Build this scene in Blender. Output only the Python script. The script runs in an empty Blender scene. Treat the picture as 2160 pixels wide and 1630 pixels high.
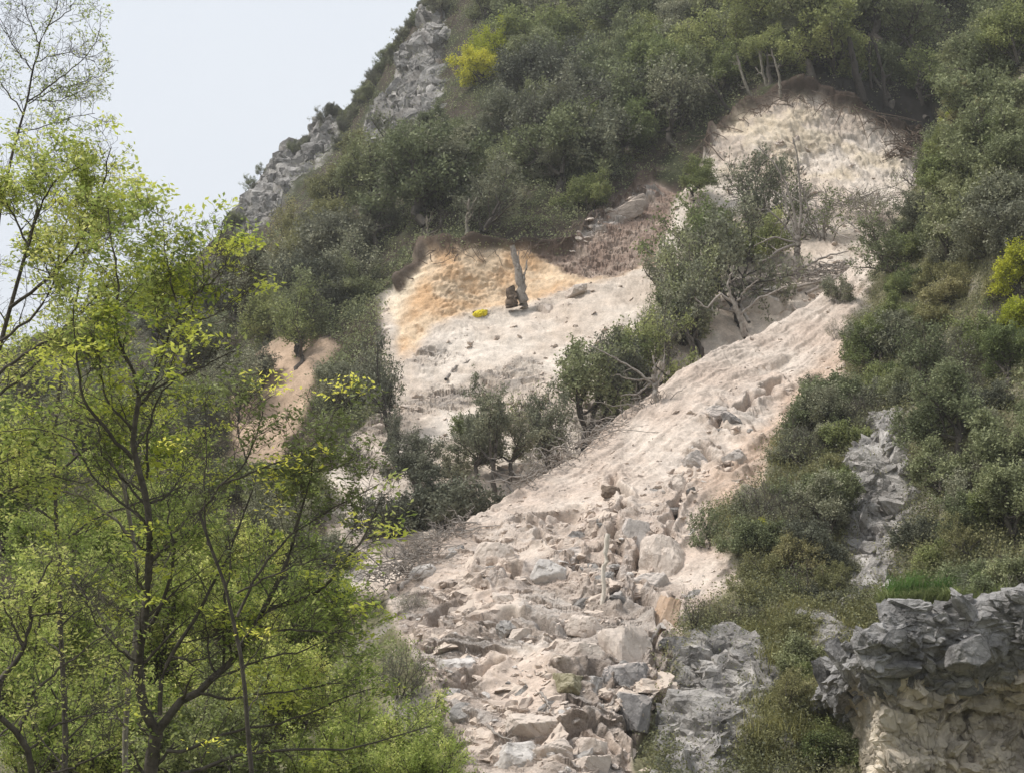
import bpy, bmesh, math, random
import numpy as np
from mathutils import Vector

# ------------------------------------------------------------------ camera, world, sun, exposure
S = bpy.context.scene
W2, H2, F = 2160.0, 1630.0, 3000.0          # photograph size and focal length in its pixels
PITCH = math.radians(20.0)
CAM = np.array([0.0, 0.0, 1.7])
cam_d = bpy.data.cameras.new("camera"); cam = bpy.data.objects.new("camera", cam_d)
S.collection.objects.link(cam)
cam.location = CAM; cam.rotation_euler = (math.pi/2 + PITCH, 0, 0)
cam_d.sensor_width = 36.0; cam_d.lens = 36.0*F/W2
cam_d.clip_start = 0.1; cam_d.clip_end = 5000
S.camera = cam

SUN_EL, SUN_AZ = math.radians(52), math.radians(-118)   # azimuth from +Y, negative = from the left, behind the camera
world = bpy.data.worlds.new("World"); S.world = world; world.use_nodes = True
nt = world.node_tree; nt.nodes.clear()
sky = nt.nodes.new("ShaderNodeTexSky"); sky.sky_type = 'NISHITA'; sky.sun_disc = False
sky.sun_elevation = SUN_EL; sky.sun_rotation = SUN_AZ; sky.air_density = 1.5; sky.dust_density = 4.0
tc = nt.nodes.new("ShaderNodeTexCoord"); nz = nt.nodes.new("ShaderNodeTexNoise")
nz.inputs['Scale'].default_value = 1.6; nz.inputs['Detail'].default_value = 5
cr = nt.nodes.new("ShaderNodeValToRGB")
cr.color_ramp.elements[0].position = 0.3; cr.color_ramp.elements[0].color = (6.05, 6.5, 7.2, 1)
cr.color_ramp.elements[1].position = 0.72; cr.color_ramp.elements[1].color = (6.6, 6.95, 7.45, 1)
mx = nt.nodes.new("ShaderNodeMix"); mx.data_type = 'RGBA'; mx.inputs[0].default_value = 0.94
bg = nt.nodes.new("ShaderNodeBackground"); bg.inputs['Strength'].default_value = 0.1
wo = nt.nodes.new("ShaderNodeOutputWorld")
nt.links.new(tc.outputs['Generated'], nz.inputs['Vector']); nt.links.new(nz.outputs['Fac'], cr.inputs[0])
nt.links.new(sky.outputs[0], mx.inputs[6]); nt.links.new(cr.outputs[0], mx.inputs[7])
nt.links.new(mx.outputs[2], bg.inputs['Color']); nt.links.new(bg.outputs[0], wo.inputs[0])

sd = bpy.data.lights.new("sun", 'SUN'); sun = bpy.data.objects.new("sun", sd); S.collection.objects.link(sun)
sd.energy = 2.8; sd.angle = math.radians(12); sd.color = (1.0, 0.95, 0.88)
sdir = Vector((math.sin(SUN_AZ)*math.cos(SUN_EL), math.cos(SUN_AZ)*math.cos(SUN_EL), math.sin(SUN_EL)))
sun.rotation_euler = sdir.to_track_quat('Z', 'Y').to_euler(); sun.location = (0, 0, 200)

S.view_settings.view_transform = 'Standard'; S.view_settings.look = 'None'
S.view_settings.exposure = 0.45; S.view_settings.gamma = 1.0; S.view_settings.use_curve_mapping = False
S.render.engine = 'CYCLES'
S.cycles.max_bounces = 5; S.cycles.diffuse_bounces = 3; S.cycles.transmission_bounces = 3
S.cycles.transparent_max_bounces = 6; S.cycles.use_denoising = True

# ------------------------------------------------------------------ helpers
cp, sp = math.cos(PITCH), math.sin(PITCH)
def px(u, v, D):
    """photograph pixel (2160 wide) and depth in metres -> world point(s)"""
    u = np.asarray(u, float); v = np.asarray(v, float); D = np.asarray(D, float)
    x = (u-W2/2)/F*D; y = (H2/2-v)/F*D
    return np.stack([x+0*y, D*cp-y*sp+0*x, D*sp+y*cp+CAM[2]+0*x], -1)
def to_px(P):
    q = P-CAM
    d = q[..., 1]*cp+q[..., 2]*sp; y = -q[..., 1]*sp+q[..., 2]*cp
    return q[..., 0]/d*F+W2/2, H2/2-y/d*F, d

def h32(ix, iy, iz, seed):
    with np.errstate(over='ignore'):
        h = (ix.astype(np.int64)*374761393+iy.astype(np.int64)*668265263+iz.astype(np.int64)*2147483647+seed*1274126177) & 0xffffffff
        h = ((h ^ (h >> 13))*1274126177) & 0xffffffff
        h = ((h ^ (h >> 16))*2246822519) & 0xffffffff
        h = h ^ (h >> 15)
    return (h & 0xffffff)/float(0xffffff)
def vnoise(P, seed=0):
    i = np.floor(P); f = P-i; f = f*f*(3-2*f); i = i.astype(np.int64)
    r = 0
    for a in (0, 1):
        wa = f[..., 0] if a else 1-f[..., 0]
        for b in (0, 1):
            wb = f[..., 1] if b else 1-f[..., 1]
            for c in (0, 1):
                wc = f[..., 2] if c else 1-f[..., 2]
                r = r+h32(i[..., 0]+a, i[..., 1]+b, i[..., 2]+c, seed)*wa*wb*wc
    return r*2-1
def fbm(P, octv=4, seed=0, gain=0.5, ridged=False):
    r = 0; a = 1.0; t = 0; Q = np.array(P, float)
    for k in range(octv):
        n = vnoise(Q, seed+k)
        if ridged: n = 1-2*np.abs(n)
        r = r+a*n; t += a; a *= gain; Q = Q*2.03+17.7
    return r/t
def facets(A, B, seed=0, tilt=0.6, ledge=0.28):
    """voronoi cells, each its own tilted plane: broken rock. Returns height, distance to border, cell random"""
    ia = np.floor(A).astype(np.int64); ib = np.floor(B).astype(np.int64)
    d1 = np.full(A.shape, 9.0); d2 = np.full(A.shape, 9.0); hh = np.zeros(A.shape); rr = np.zeros(A.shape)
    z = np.zeros_like(ia)
    for da in (-1, 0, 1):
        for db in (-1, 0, 1):
            ca, cb = ia+da, ib+db
            fa = ca+h32(ca, cb, z, seed); fb = cb+h32(ca, cb, z, seed+1)
            xa, xb = A-fa, B-fb
            d = np.sqrt(xa*xa+xb*xb)
            h = (h32(ca, cb, z, seed+2)-.5)+tilt*2*((h32(ca, cb, z, seed+3)-.5)*xa+(h32(ca, cb, z, seed+4)-.5)*xb)-ledge*xb
            r = h32(ca, cb, z, seed+5)
            n = d < d1
            d2 = np.where(n, d1, np.minimum(d2, d)); d1 = np.where(n, d, d1)
            hh = np.where(n, h, hh); rr = np.where(n, r, rr)
    return hh, d2-d1, rr
def sstep(a, b, x):
    t = np.clip((x-a)/(b-a), 0, 1); return t*t*(3-2*t)
def poly_mask(poly, U, V, soft=10.0):
    """1 inside, 0 outside, soft edge"""
    P = np.array(poly, float); n = len(P); ins = np.zeros(U.shape, bool); dist = np.full(U.shape, 1e9)
    for i in range(n):
        x1, y1 = P[i]; x2, y2 = P[(i+1) % n]
        if abs(y2-y1) > 1e-9:
            c = ((y1 > V) != (y2 > V)) & (U < (x2-x1)*(V-y1)/(y2-y1)+x1)
            ins ^= c
        L2 = (x2-x1)**2+(y2-y1)**2+1e-9
        t = np.clip(((U-x1)*(x2-x1)+(V-y1)*(y2-y1))/L2, 0, 1)
        dist = np.minimum(dist, np.hypot(U-x1-t*(x2-x1), V-y1-t*(y2-y1)))
    return sstep(-soft, soft, np.where(ins, dist, -dist))
def line_dist(line, U, V):
    dist = np.full(U.shape, 1e9)
    for (x1, y1), (x2, y2) in zip(line[:-1], line[1:]):
        L2 = (x2-x1)**2+(y2-y1)**2+1e-9
        t = np.clip(((U-x1)*(x2-x1)+(V-y1)*(y2-y1))/L2, 0, 1)
        dist = np.minimum(dist, np.hypot(U-x1-t*(x2-x1), V-y1-t*(y2-y1)))
    return dist
def rbf(ctrl):
    C = np.array(ctrl, float); X = C[:, :2]/400.0; n = len(X)
    def ph(r): return np.where(r > 1e-9, r*r*np.log(r+1e-12), 0)
    R = np.hypot(X[:, None, 0]-X[None, :, 0], X[:, None, 1]-X[None, :, 1])
    A = np.zeros((n+3, n+3)); A[:n, :n] = ph(R)+np.eye(n)*0.02; A[:n, n] = 1; A[:n, n+1:] = X; A[n, :n] = 1; A[n+1:, :n] = X.T
    w = np.linalg.solve(A, np.concatenate([C[:, 2], [0, 0, 0]]))
    def f(U, V):
        u, v = U/400.0, V/400.0; r = w[n]+w[n+1]*u+w[n+2]*v
        for i in range(n): r = r+w[i]*ph(np.hypot(u-X[i, 0], v-X[i, 1]))
        return r
    return f

ROOT = S.collection
def mesh_np(name, verts, quads, mat=None, parent=None, smooth=False, fattr=None, col=None, link=True):
    me = bpy.data.meshes.new(name); verts = np.asarray(verts, np.float32); quads = np.asarray(quads, np.int32)
    k = quads.shape[1]
    me.vertices.add(len(verts)); me.vertices.foreach_set("co", verts.ravel())
    me.loops.add(quads.size); me.loops.foreach_set("vertex_index", quads.ravel())
    me.polygons.add(len(quads)); me.polygons.foreach_set("loop_start", np.arange(0, quads.size, k, dtype=np.int32))
    me.polygons.foreach_set("use_smooth", np.full(len(quads), smooth))
    me.update(calc_edges=True)
    if fattr is not None:
        for kx, a in fattr.items():
            at = me.attributes.new(kx, 'FLOAT', 'POINT'); at.data.foreach_set("value", np.asarray(a, np.float32).ravel())
    if col is not None:
        at = me.attributes.new("zone", 'FLOAT_COLOR', 'POINT')
        c = np.ones((len(verts), 4), np.float32); c[:, :3] = col; at.data.foreach_set("color", c.ravel())
    if mat: me.materials.append(mat)
    if not link: return me
    o = bpy.data.objects.new(name, me); ROOT.objects.link(o)
    if parent: o.parent = parent
    return o
def tag(o, label=None, cat=None, group=None, kind=None):
    if label: o["label"] = label
    if cat: o["category"] = cat
    if group: o["group"] = group
    if kind: o["kind"] = kind
    return o
def empty(name, loc, rz=0.0, sc=1.0):
    o = bpy.data.objects.new(name, None); ROOT.objects.link(o)
    o.location = loc; o.rotation_euler = (0, 0, rz); o.scale = (sc,)*3 if np.isscalar(sc) else sc
    return o

# ------------------------------------------------------------------ materials
def new_mat(name):
    m = bpy.data.materials.new(name); m.use_nodes = True
    t = m.node_tree; t.nodes.clear(); return m, t
def N(t, ty, **kw):
    n = t.nodes.new(ty)
    for k, v in kw.items(): n.inputs[k].default_value = v
    return n
def leaf_mat(name, c1, c2, c3=None, trans=0.3, nscale=0.7, rw=0.36):
    m, t = new_mat(name); L = t.links.new
    at = t.nodes.new("ShaderNodeAttribute"); at.attribute_name = "rnd"
    oi = t.nodes.new("ShaderNodeObjectInfo"); tc = t.nodes.new("ShaderNodeTexCoord")
    nz = N(t, "ShaderNodeTexNoise", Scale=nscale, Detail=2.0); L(tc.outputs['Object'], nz.inputs['Vector'])
    a = t.nodes.new("ShaderNodeMath"); a.operation = 'MULTIPLY_ADD'; a.inputs[1].default_value = rw; L(at.outputs['Fac'], a.inputs[0])
    b = t.nodes.new("ShaderNodeMath"); b.operation = 'MULTIPLY_ADD'; b.inputs[1].default_value = 1.5; b.inputs[2].default_value = -0.43
    L(nz.outputs['Fac'], b.inputs[0]); L(b.outputs[0], a.inputs[2])
    r = t.nodes.new("ShaderNodeValToRGB"); e = r.color_ramp.elements
    e[0].position = 0.0; e[0].color = (*c1, 1); e[1].position = 1.0; e[1].color = (*(c3 or c2), 1)
    if c3: q = e.new(0.6); q.color = (*c2, 1)
    L(a.outputs[0], r.inputs[0])
    hs = N(t, "ShaderNodeHueSaturation"); L(r.outputs[0], hs.inputs['Color'])
    v = t.nodes.new("ShaderNodeMath"); v.operation = 'MULTIPLY_ADD'; v.inputs[1].default_value = 0.5; v.inputs[2].default_value = 0.76
    L(oi.outputs['Random'], v.inputs[0]); L(v.outputs[0], hs.inputs['Value'])
    v2 = t.nodes.new("ShaderNodeMath"); v2.operation = 'MULTIPLY_ADD'; v2.inputs[1].default_value = -0.03; v2.inputs[2].default_value = 0.515
    L(oi.outputs['Random'], v2.inputs[0]); L(v2.outputs[0], hs.inputs['Hue'])
    d = N(t, "ShaderNodeBsdfPrincipled", Roughness=0.6); d.inputs['Specular IOR Level'].default_value = 0.12
    tr = t.nodes.new("ShaderNodeBsdfTranslucent"); L(hs.outputs[0], d.inputs['Base Color']); L(hs.outputs[0], tr.inputs['Color'])
    mxs = t.nodes.new("ShaderNodeMixShader"); mxs.inputs[0].default_value = trans
    L(d.outputs[0], mxs.inputs[1]); L(tr.outputs[0], mxs.inputs[2])
    o = t.nodes.new("ShaderNodeOutputMaterial"); L(mxs.outputs[0], o.inputs[0])
    return m
def rough_mat(name, c1, c2, scale=3.0, bump=0.4, bscale=None, rough=0.9, detail=6.0, c3=None, stretch=None, bdist=0.05, dust=None, crack=0):
    m, t = new_mat(name); L = t.links.new
    tc = t.nodes.new("ShaderNodeTexCoord"); src = tc.outputs['Object']
    if stretch:
        mp = t.nodes.new("ShaderNodeMapping"); mp.inputs['Scale'].default_value = stretch; L(src, mp.inputs[0]); src = mp.outputs[0]
    nz = N(t, "ShaderNodeTexNoise", Scale=scale, Detail=detail, Roughness=0.65); L(src, nz.inputs['Vector'])
    r = t.nodes.new("ShaderNodeValToRGB"); e = r.color_ramp.elements
    e[0].position = 0.32; e[0].color = (*c1, 1); e[1].position = 0.68; e[1].color = (*c2, 1)
    if c3: q = e.new(0.5); q.color = (*c3, 1)
    L(nz.outputs['Fac'], r.inputs[0]); colout = r.outputs[0]
    if crack:
        wn = N(t, "ShaderNodeTexNoise", Scale=crack*.8, Detail=4.0); L(src, wn.inputs['Vector']); wm = t.nodes.new("ShaderNodeVectorMath"); wm.operation = 'MULTIPLY_ADD'; wm.inputs[1].default_value = (1.1/crack,)*3
        L(wn.outputs['Color'], wm.inputs[0]); L(src, wm.inputs[2])
        vo = N(t, "ShaderNodeTexVoronoi", Scale=crack); vo.feature = 'DISTANCE_TO_EDGE'; L(wm.outputs[0], vo.inputs['Vector'])
        cm = N(t, "ShaderNodeMapRange"); cm.inputs[1].default_value = 0.0; cm.inputs[2].default_value = .035; cm.inputs[3].default_value = .6; cm.inputs[4].default_value = 1.0; L(vo.outputs['Distance'], cm.inputs[0])
        ra = t.nodes.new("ShaderNodeAttribute"); ra.attribute_name = "rnd"; rm = t.nodes.new("ShaderNodeMath"); rm.operation = 'MULTIPLY_ADD'; rm.inputs[1].default_value = .45; rm.inputs[2].default_value = .78; L(ra.outputs['Fac'], rm.inputs[0])
        mm2 = t.nodes.new("ShaderNodeMath"); mm2.operation = 'MULTIPLY'; L(cm.outputs[0], mm2.inputs[0]); L(rm.outputs[0], mm2.inputs[1])
        vs2 = t.nodes.new("ShaderNodeVectorMath"); vs2.operation = 'SCALE'; L(r.outputs[0], vs2.inputs[0]); L(mm2.outputs[0], vs2.inputs['Scale']); colout = vs2.outputs[0]
    nb = N(t, "ShaderNodeTexNoise", Scale=bscale or scale*3, Detail=8.0, Roughness=0.7); L(src, nb.inputs['Vector'])
    bp = N(t, "ShaderNodeBump", Strength=bump, Distance=bdist); L(nb.outputs['Fac'], bp.inputs['Height'])
    d = N(t, "ShaderNodeBsdfPrincipled", Roughness=rough); d.inputs['Specular IOR Level'].default_value = 0.2
    if dust:
        ge = t.nodes.new("ShaderNodeNewGeometry"); sx = t.nodes.new("ShaderNodeSeparateXYZ"); L(ge.outputs['Normal'], sx.inputs[0])
        mr = N(t, "ShaderNodeMapRange"); mr.inputs[1].default_value = .15; mr.inputs[2].default_value = .65; L(sx.outputs['Z'], mr.inputs[0])
        mm = t.nodes.new("ShaderNodeMix"); mm.data_type = 'RGBA'; mm.inputs[7].default_value = (*dust, 1); L(mr.outputs[0], mm.inputs[0]); L(colout, mm.inputs[6]); L(mm.outputs[2], d.inputs['Base Color'])
    else: L(colout, d.inputs['Base Color'])
    L(bp.outputs[0], d.inputs['Normal'])
    o = t.nodes.new("ShaderNodeOutputMaterial"); L(d.outputs[0], o.inputs[0])
    return m
def terrain_mat():
    m, t = new_mat("earth_and_rock"); L = t.links.new
    at = t.nodes.new("ShaderNodeAttribute"); at.attribute_name = "zone"
    rf = t.nodes.new("ShaderNodeAttribute"); rf.attribute_name = "rocky"
    g = t.nodes.new("ShaderNodeNewGeometry")
    n1 = N(t, "ShaderNodeTexNoise", Scale=0.9, Detail=8.0, Roughness=0.7); L(g.outputs['Position'], n1.inputs['Vector'])
    r1 = N(t, "ShaderNodeMapRange"); r1.inputs[1].default_value = 0.3; r1.inputs[2].default_value = 0.7; r1.inputs[3].default_value = 0.72; r1.inputs[4].default_value = 1.2
    L(n1.outputs['Fac'], r1.inputs[0])
    n2 = N(t, "ShaderNodeTexNoise", Scale=7.0, Detail=8.0, Roughness=0.75); L(g.outputs['Position'], n2.inputs['Vector'])
    r2 = N(t, "ShaderNodeMapRange"); r2.inputs[1].default_value = 0.3; r2.inputs[2].default_value = 0.7; r2.inputs[3].default_value = 0.68; r2.inputs[4].default_value = 1.2
    L(n2.outputs['Fac'], r2.inputs[0])
    mu = t.nodes.new("ShaderNodeMath"); mu.operation = 'MULTIPLY'; L(r1.outputs[0], mu.inputs[0]); L(r2.outputs[0], mu.inputs[1])
    vm = t.nodes.new("ShaderNodeVectorMath"); vm.operation = 'SCALE'; L(at.outputs['Color'], vm.inputs[0]); L(mu.outputs[0], vm.inputs['Scale'])
    nb = N(t, "ShaderNodeTexNoise", Scale=3.2, Detail=10.0, Roughness=0.72); L(g.outputs['Position'], nb.inputs['Vector'])
    bs = t.nodes.new("ShaderNodeMath"); bs.operation = 'MULTIPLY_ADD'; bs.inputs[1].default_value = 0.75; bs.inputs[2].default_value = 0.25; L(rf.outputs['Fac'], bs.inputs[0])
    bp = N(t, "ShaderNodeBump", Distance=0.35); L(bs.outputs[0], bp.inputs['Strength']); L(nb.outputs['Fac'], bp.inputs['Height'])
    d = N(t, "ShaderNodeBsdfPrincipled", Roughness=0.95); d.inputs['Specular IOR Level'].default_value = 0.1
    L(vm.outputs[0], d.inputs['Base Color']); L(bp.outputs[0], d.inputs['Normal'])
    o = t.nodes.new("ShaderNodeOutputMaterial"); L(d.outputs[0], o.inputs[0])
    return m
M = {}
M['terrain'] = terrain_mat()
M['oak'] = leaf_mat('dark_olive_leaves', (0.124, 0.141, 0.074), (0.272, 0.296, 0.158), (0.428, 0.448, 0.251), .25)
M['grey'] = leaf_mat('grey_green_leaves', (0.141, 0.151, 0.104), (0.298, 0.303, 0.205), (0.480, 0.462, 0.317), .25)
M['mid'] = leaf_mat('mid_green_leaves', (0.124, 0.153, 0.061), (0.276, 0.313, 0.127), (0.429, 0.453, 0.201), .3)
M['tan'] = leaf_mat('tan_green_leaves', (0.163, 0.163, 0.075), (0.325, 0.312, 0.150), (0.475, 0.450, 0.250), .3)
M['fresh'] = leaf_mat('yellow_green_leaves', (0.230, 0.265, 0.034), (0.483, 0.506, 0.057), (0.690, 0.690, 0.127), .35)
M['lush'] = leaf_mat('fresh_green_leaves', (0.208, 0.274, 0.066), (0.437, 0.510, 0.143), (0.790, 0.784, 0.308), .5, 1.2, .55)
M['bloom'] = leaf_mat('yellow_spring_leaves', (.34, .36, .05), (.62, .62, .07), (.80, .78, .14), .4)
M['dull'] = leaf_mat('dusty_dark_leaves', (0.089, 0.098, 0.070), (0.202, 0.207, 0.148), (0.323, 0.321, 0.225), .2)
M['tips'] = leaf_mat('yellow_tip_leaves', (.55, .60, .10), (.80, .82, .16), (.9, .88, .3), .45)
M['far'] = leaf_mat('distant_leaves', (.045, .052, .032), (.10, .115, .066), (.17, .175, .115), .2)
M['undergrowth'] = leaf_mat('undergrowth_leaves', (0.113, 0.120, 0.058), (0.266, 0.265, 0.133), (0.452, 0.404, 0.231), .25, .25)
M['dry'] = leaf_mat('dry_grass', (0.196, 0.182, 0.070), (0.420, 0.392, 0.168), (0.588, 0.532, 0.280), .3, .5)
M['bark'] = rough_mat('dark_bark', (.055, .048, .042), (.15, .13, .11), 6, .6)
M['darkbark'] = rough_mat('very_dark_bark', (0.036, 0.031, 0.029), (0.090, 0.078, 0.067), 6, .6)
M['palebark'] = rough_mat('pale_bark', (.16, .14, .11), (.34, .31, .26), 7, .6, stretch=(1, 1, .3))
M['dead'] = rough_mat('dead_grey_wood', (.20, .17, .15), (.42, .38, .34), 5, .5)
M['bonewood'] = rough_mat('bleached_wood', (.62, .56, .48), (.78, .72, .64), 5, .3)
M['brownwood'] = rough_mat('brown_wood', (.09, .065, .05), (.22, .17, .13), 5, .5)
M['rock'] = rough_mat('pinkish_rock', (.46, .385, .33), (.68, .60, .53), 1.6, .9, 4.5, bdist=.12, dust=(.70, .60, .52))
M['greyrock'] = rough_mat('grey_rock', (.36, .325, .30), (.58, .53, .49), 1.8, .9, 5, bdist=.12, dust=(.66, .58, .52))
M['paler'] = rough_mat('pale_rock', (0.448, 0.414, 0.386), (0.739, 0.694, 0.650), 2, .8, 5, bdist=.1)
M['orangerock'] = rough_mat('orange_brown_rock', (0.414, 0.287, 0.196), (0.632, 0.483, 0.368), 1.5, .7, 4, bdist=.1)
M['moss'] = rough_mat('mossy_rock', (0.169, 0.156, 0.091), (0.390, 0.351, 0.234), 3, .9, 6, bdist=.1, dust=(.40, .36, .26))
M['darkrock'] = rough_mat('dark_rock', (.17, .16, .16), (.38, .36, .35), 2.2, .9, 6, bdist=.1, dust=(.58, .51, .46))
M['bed'] = rough_mat('dusty_bedrock', (.36, .295, .25), (.62, .52, .45), .8, 1.0, 4, bdist=.12, dust=(.66, .555, .465), crack=1.2)
M['bedgrey'] = rough_mat('weathered_bedrock', (.17, .16, .152), (.56, .525, .49), .9, 1.0, 5, bdist=.14, crack=1.6)
M['crag'] = rough_mat('crag_rock', (.13, .125, .12), (.44, .42, .40), .35, 1.0, 2.5, bdist=.3, crack=.7)
M['cliffgrey'] = rough_mat('dark_cliff_rock', (.11, .107, .105), (.50, .48, .465), .8, 1.0, 5, bdist=.16, crack=2.0)
M['bedcream'] = rough_mat('cream_bedrock', (.34, .30, .25), (.76, .67, .54), .8, 1.0, 4.5, bdist=.14, crack=.9, stretch=(1, 1, .45))
M['yellow'] = rough_mat('yellow_sheet', (.62, .50, .02), (.80, .68, .05), 4, .3, rough=.5)
M['ground'] = rough_mat('valley_ground', (.07, .08, .035), (.15, .14, .08), .4, .6, 2)

# ------------------------------------------------------------------ terrain sheets
def spaced(segs):
    out = [segs[0][0]]
    for a, b, st in segs:
        n = max(1, int(round((b-a)/st))); out += list(np.linspace(a, b, n+1)[1:])
    return np.array(out)
class Sheet: pass
def grid_quads(nr, nc):
    i = np.arange(nr*nc).reshape(nr, nc)
    return np.stack([i[:-1, :-1], i[1:, :-1], i[1:, 1:], i[:-1, 1:]], -1).reshape(-1, 4)
def normals(P):
    a = np.gradient(P, axis=0); b = np.gradient(P, axis=1)
    n = np.cross(a, b); n /= np.linalg.norm(n, axis=-1, keepdims=True)+1e-12
    s = np.sign((n*(CAM-P)).sum(-1, keepdims=True)); return n*s
def make_sheet(name, cols, crest, vbot, rowfrac, ctrl, dispfn, backs, label, edge=None):
    sh = Sheet(); nc = len(cols); nr = len(rowfrac)
    cv = np.interp(cols, [c[0] for c in crest], [c[1] for c in crest])
    U = np.repeat(cols[None], nr, 0); V = cv[None]+(vbot-cv[None])*rowfrac[:, None]
    f = rbf(ctrl); D = f(U, V)
    if edge is not None: D = edge(U, V, D)
    P0 = px(U, V, D); n = normals(P0)
    P, col, rocky = dispfn(U, V, P0, n, D)
    sh.cols, sh.cv, sh.vbot, sh.rf, sh.P, sh.n, sh.U, sh.V = cols, cv, vbot, rowfrac, P, n, U, V
    P[..., 2] = np.maximum(P[..., 2], -.5); rows = []; colb = []; rk = []
    for (dy, dz) in backs:                       # the far side of the ridge, which the camera cannot see
        q = P[0].copy(); q[:, 1] += dy; q[:, 2] = np.maximum(q[:, 2]+dz, -.5); rows.append(q); colb.append(col[0]); rk.append(rocky[0])
    if rows:
        P = np.concatenate([np.array(rows[::-1]), P]); col = np.concatenate([np.array(colb[::-1]), col]); rocky = np.concatenate([np.array(rk[::-1]), rocky])
    o = mesh_np(name, P.reshape(-1, 3), grid_quads(*P.shape[:2]), M['terrain'], smooth=True, col=col.reshape(-1, 3), fattr={'rocky': rocky})
    o.data.polygons.foreach_set("use_smooth", (rocky[:-1, :-1] < .45).ravel())
    tag(o, label, kind='structure'); sh.obj = o
    return sh
def on(sh, u, v):
    """the point of a sheet seen at a photograph pixel, and its depth"""
    i = int(np.clip(np.searchsorted(sh.cols, u), 0, len(sh.cols)-1))
    fr = (v-sh.cv[i])/(sh.vbot-sh.cv[i]); j = int(np.clip(np.searchsorted(sh.rf, fr), 0, len(sh.rf)-1))
    p = sh.P[j, i]; return p, to_px(p)[2]

SKY = [(-500, 900), (-200, 800), (0, 742), (150, 690), (330, 600), (420, 545), (470, 500), (500, 458), (540, 385), (600, 325), (640, 292), (680, 268), (715, 245),
       (760, 180), (800, 135), (830, 92), (870, 45), (905, -5), (960, -110), (1100, -260), (1400, -420), (1800, -520), (2160, -600), (2600, -650)]
C1 = [(-500, 900, 205), (0, 745, 205), (330, 600, 222), (480, 480, 232), (700, 260, 240), (900, 0, 236), (1100, -250, 250), (1600, -450, 250), (2200, -580, 250), (2600, -600, 250),
      (600, 500, 190), (800, 420, 175), (1000, 300, 168), (1000, 100, 205), (1250, 100, 195), (1300, 300, 160), (1500, 100, 182), (1850, 60, 172), (2150, 0, 176), (2500, 0, 176),
      (880, 520, 134), (1000, 512, 133.5), (1180, 505, 135), (1300, 440, 141), (1380, 380, 147), (850, 620, 131), (1000, 660, 129), (1150, 620, 130), (1350, 560, 132), (1000, 590, 130.8),
      (1500, 320, 150), (1640, 215, 154), (1720, 210, 155), (1860, 250, 154), (1950, 295, 153), (1560, 400, 147), (1720, 370, 148), (1880, 380, 147), (1450, 450, 141), (1650, 470, 138), (1850, 480, 134),
      (1450, 600, 126), (1700, 600, 126), (1570, 710, 119), (1300, 700, 120), (1330, 870, 109), (1100, 800, 114), (1100, 1030, 98), (880, 850, 114), (900, 700, 124), (880, 1180, 89), (700, 1000, 103),
      (600, 760, 130), (600, 1000, 107), (600, 1300, 86), (300, 800, 140), (300, 1100, 102), (0, 950, 140), (0, 1200, 98), (-500, 1200, 98), (300, 1500, 79), (0, 1600, 78), (600, 1600, 78), (1200, 1600, 80), (1200, 1300, 90), (1700, 1000, 110), (2200, 700, 125), (2600, 700, 125), (2100, 1300, 100), (2000, 300, 155)]
ORANGE = [(822, 650), (850, 580), (888, 527), (1060, 520), (1200, 520), (1290, 500), (1380, 520), (1385, 560), (1260, 590), (1130, 640), (1000, 672), (920, 700), (880, 745), (846, 752), (835, 700)]
BROWN = [(1120, 520), (1210, 492), (1260, 430), (1370, 365), (1440, 385), (1410, 470), (1372, 560), (1280, 585), (1180, 570)]
BARE1 = [(810, 650), (830, 610), (890, 527), (1200, 520), (1225, 480), (1380, 370), (1440, 390), (1490, 330), (1510, 280), (1560, 250), (1640, 212), (1720, 208), (1790, 235), (1860, 262), (1950, 300),
         (1990, 420), (1900, 560), (1700, 720), (1440, 880), (1200, 1100), (960, 1250), (700, 1250), (680, 1100), (700, 980), (770, 900), (820, 850), (800, 740)]
GAP1 = [(500, 760), (560, 735), (690, 730), (725, 760), (650, 850), (600, 930), (540, 1010), (480, 1010), (490, 880)]
ROCKA = [(745, 330), (725, 345), (765, 270), (815, 200), (855, 150), (880, 70), (905, 20), (925, 10), (935, 90), (915, 130), (945, 200), (920, 250), (870, 285), (800, 305)]
ROCKB = [(480, 480), (500, 440), (540, 365), (610, 300), (680, 240), (710, 250), (700, 300), (640, 350), (580, 420), (520, 480)]
BROW1 = [(838, 610), (890, 524), (960, 516), (1060, 512), (1200, 510), (1230, 472), (1300, 430), (1380, 362)]
BROW2 = [(1492, 320), (1510, 275), (1560, 245), (1640, 205), (1720, 200), (1790, 228), (1860, 255), (1945, 290)]
def mixc(a, b, w): return a*(1-w[..., None])+np.array(b)*w[..., None]
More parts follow.
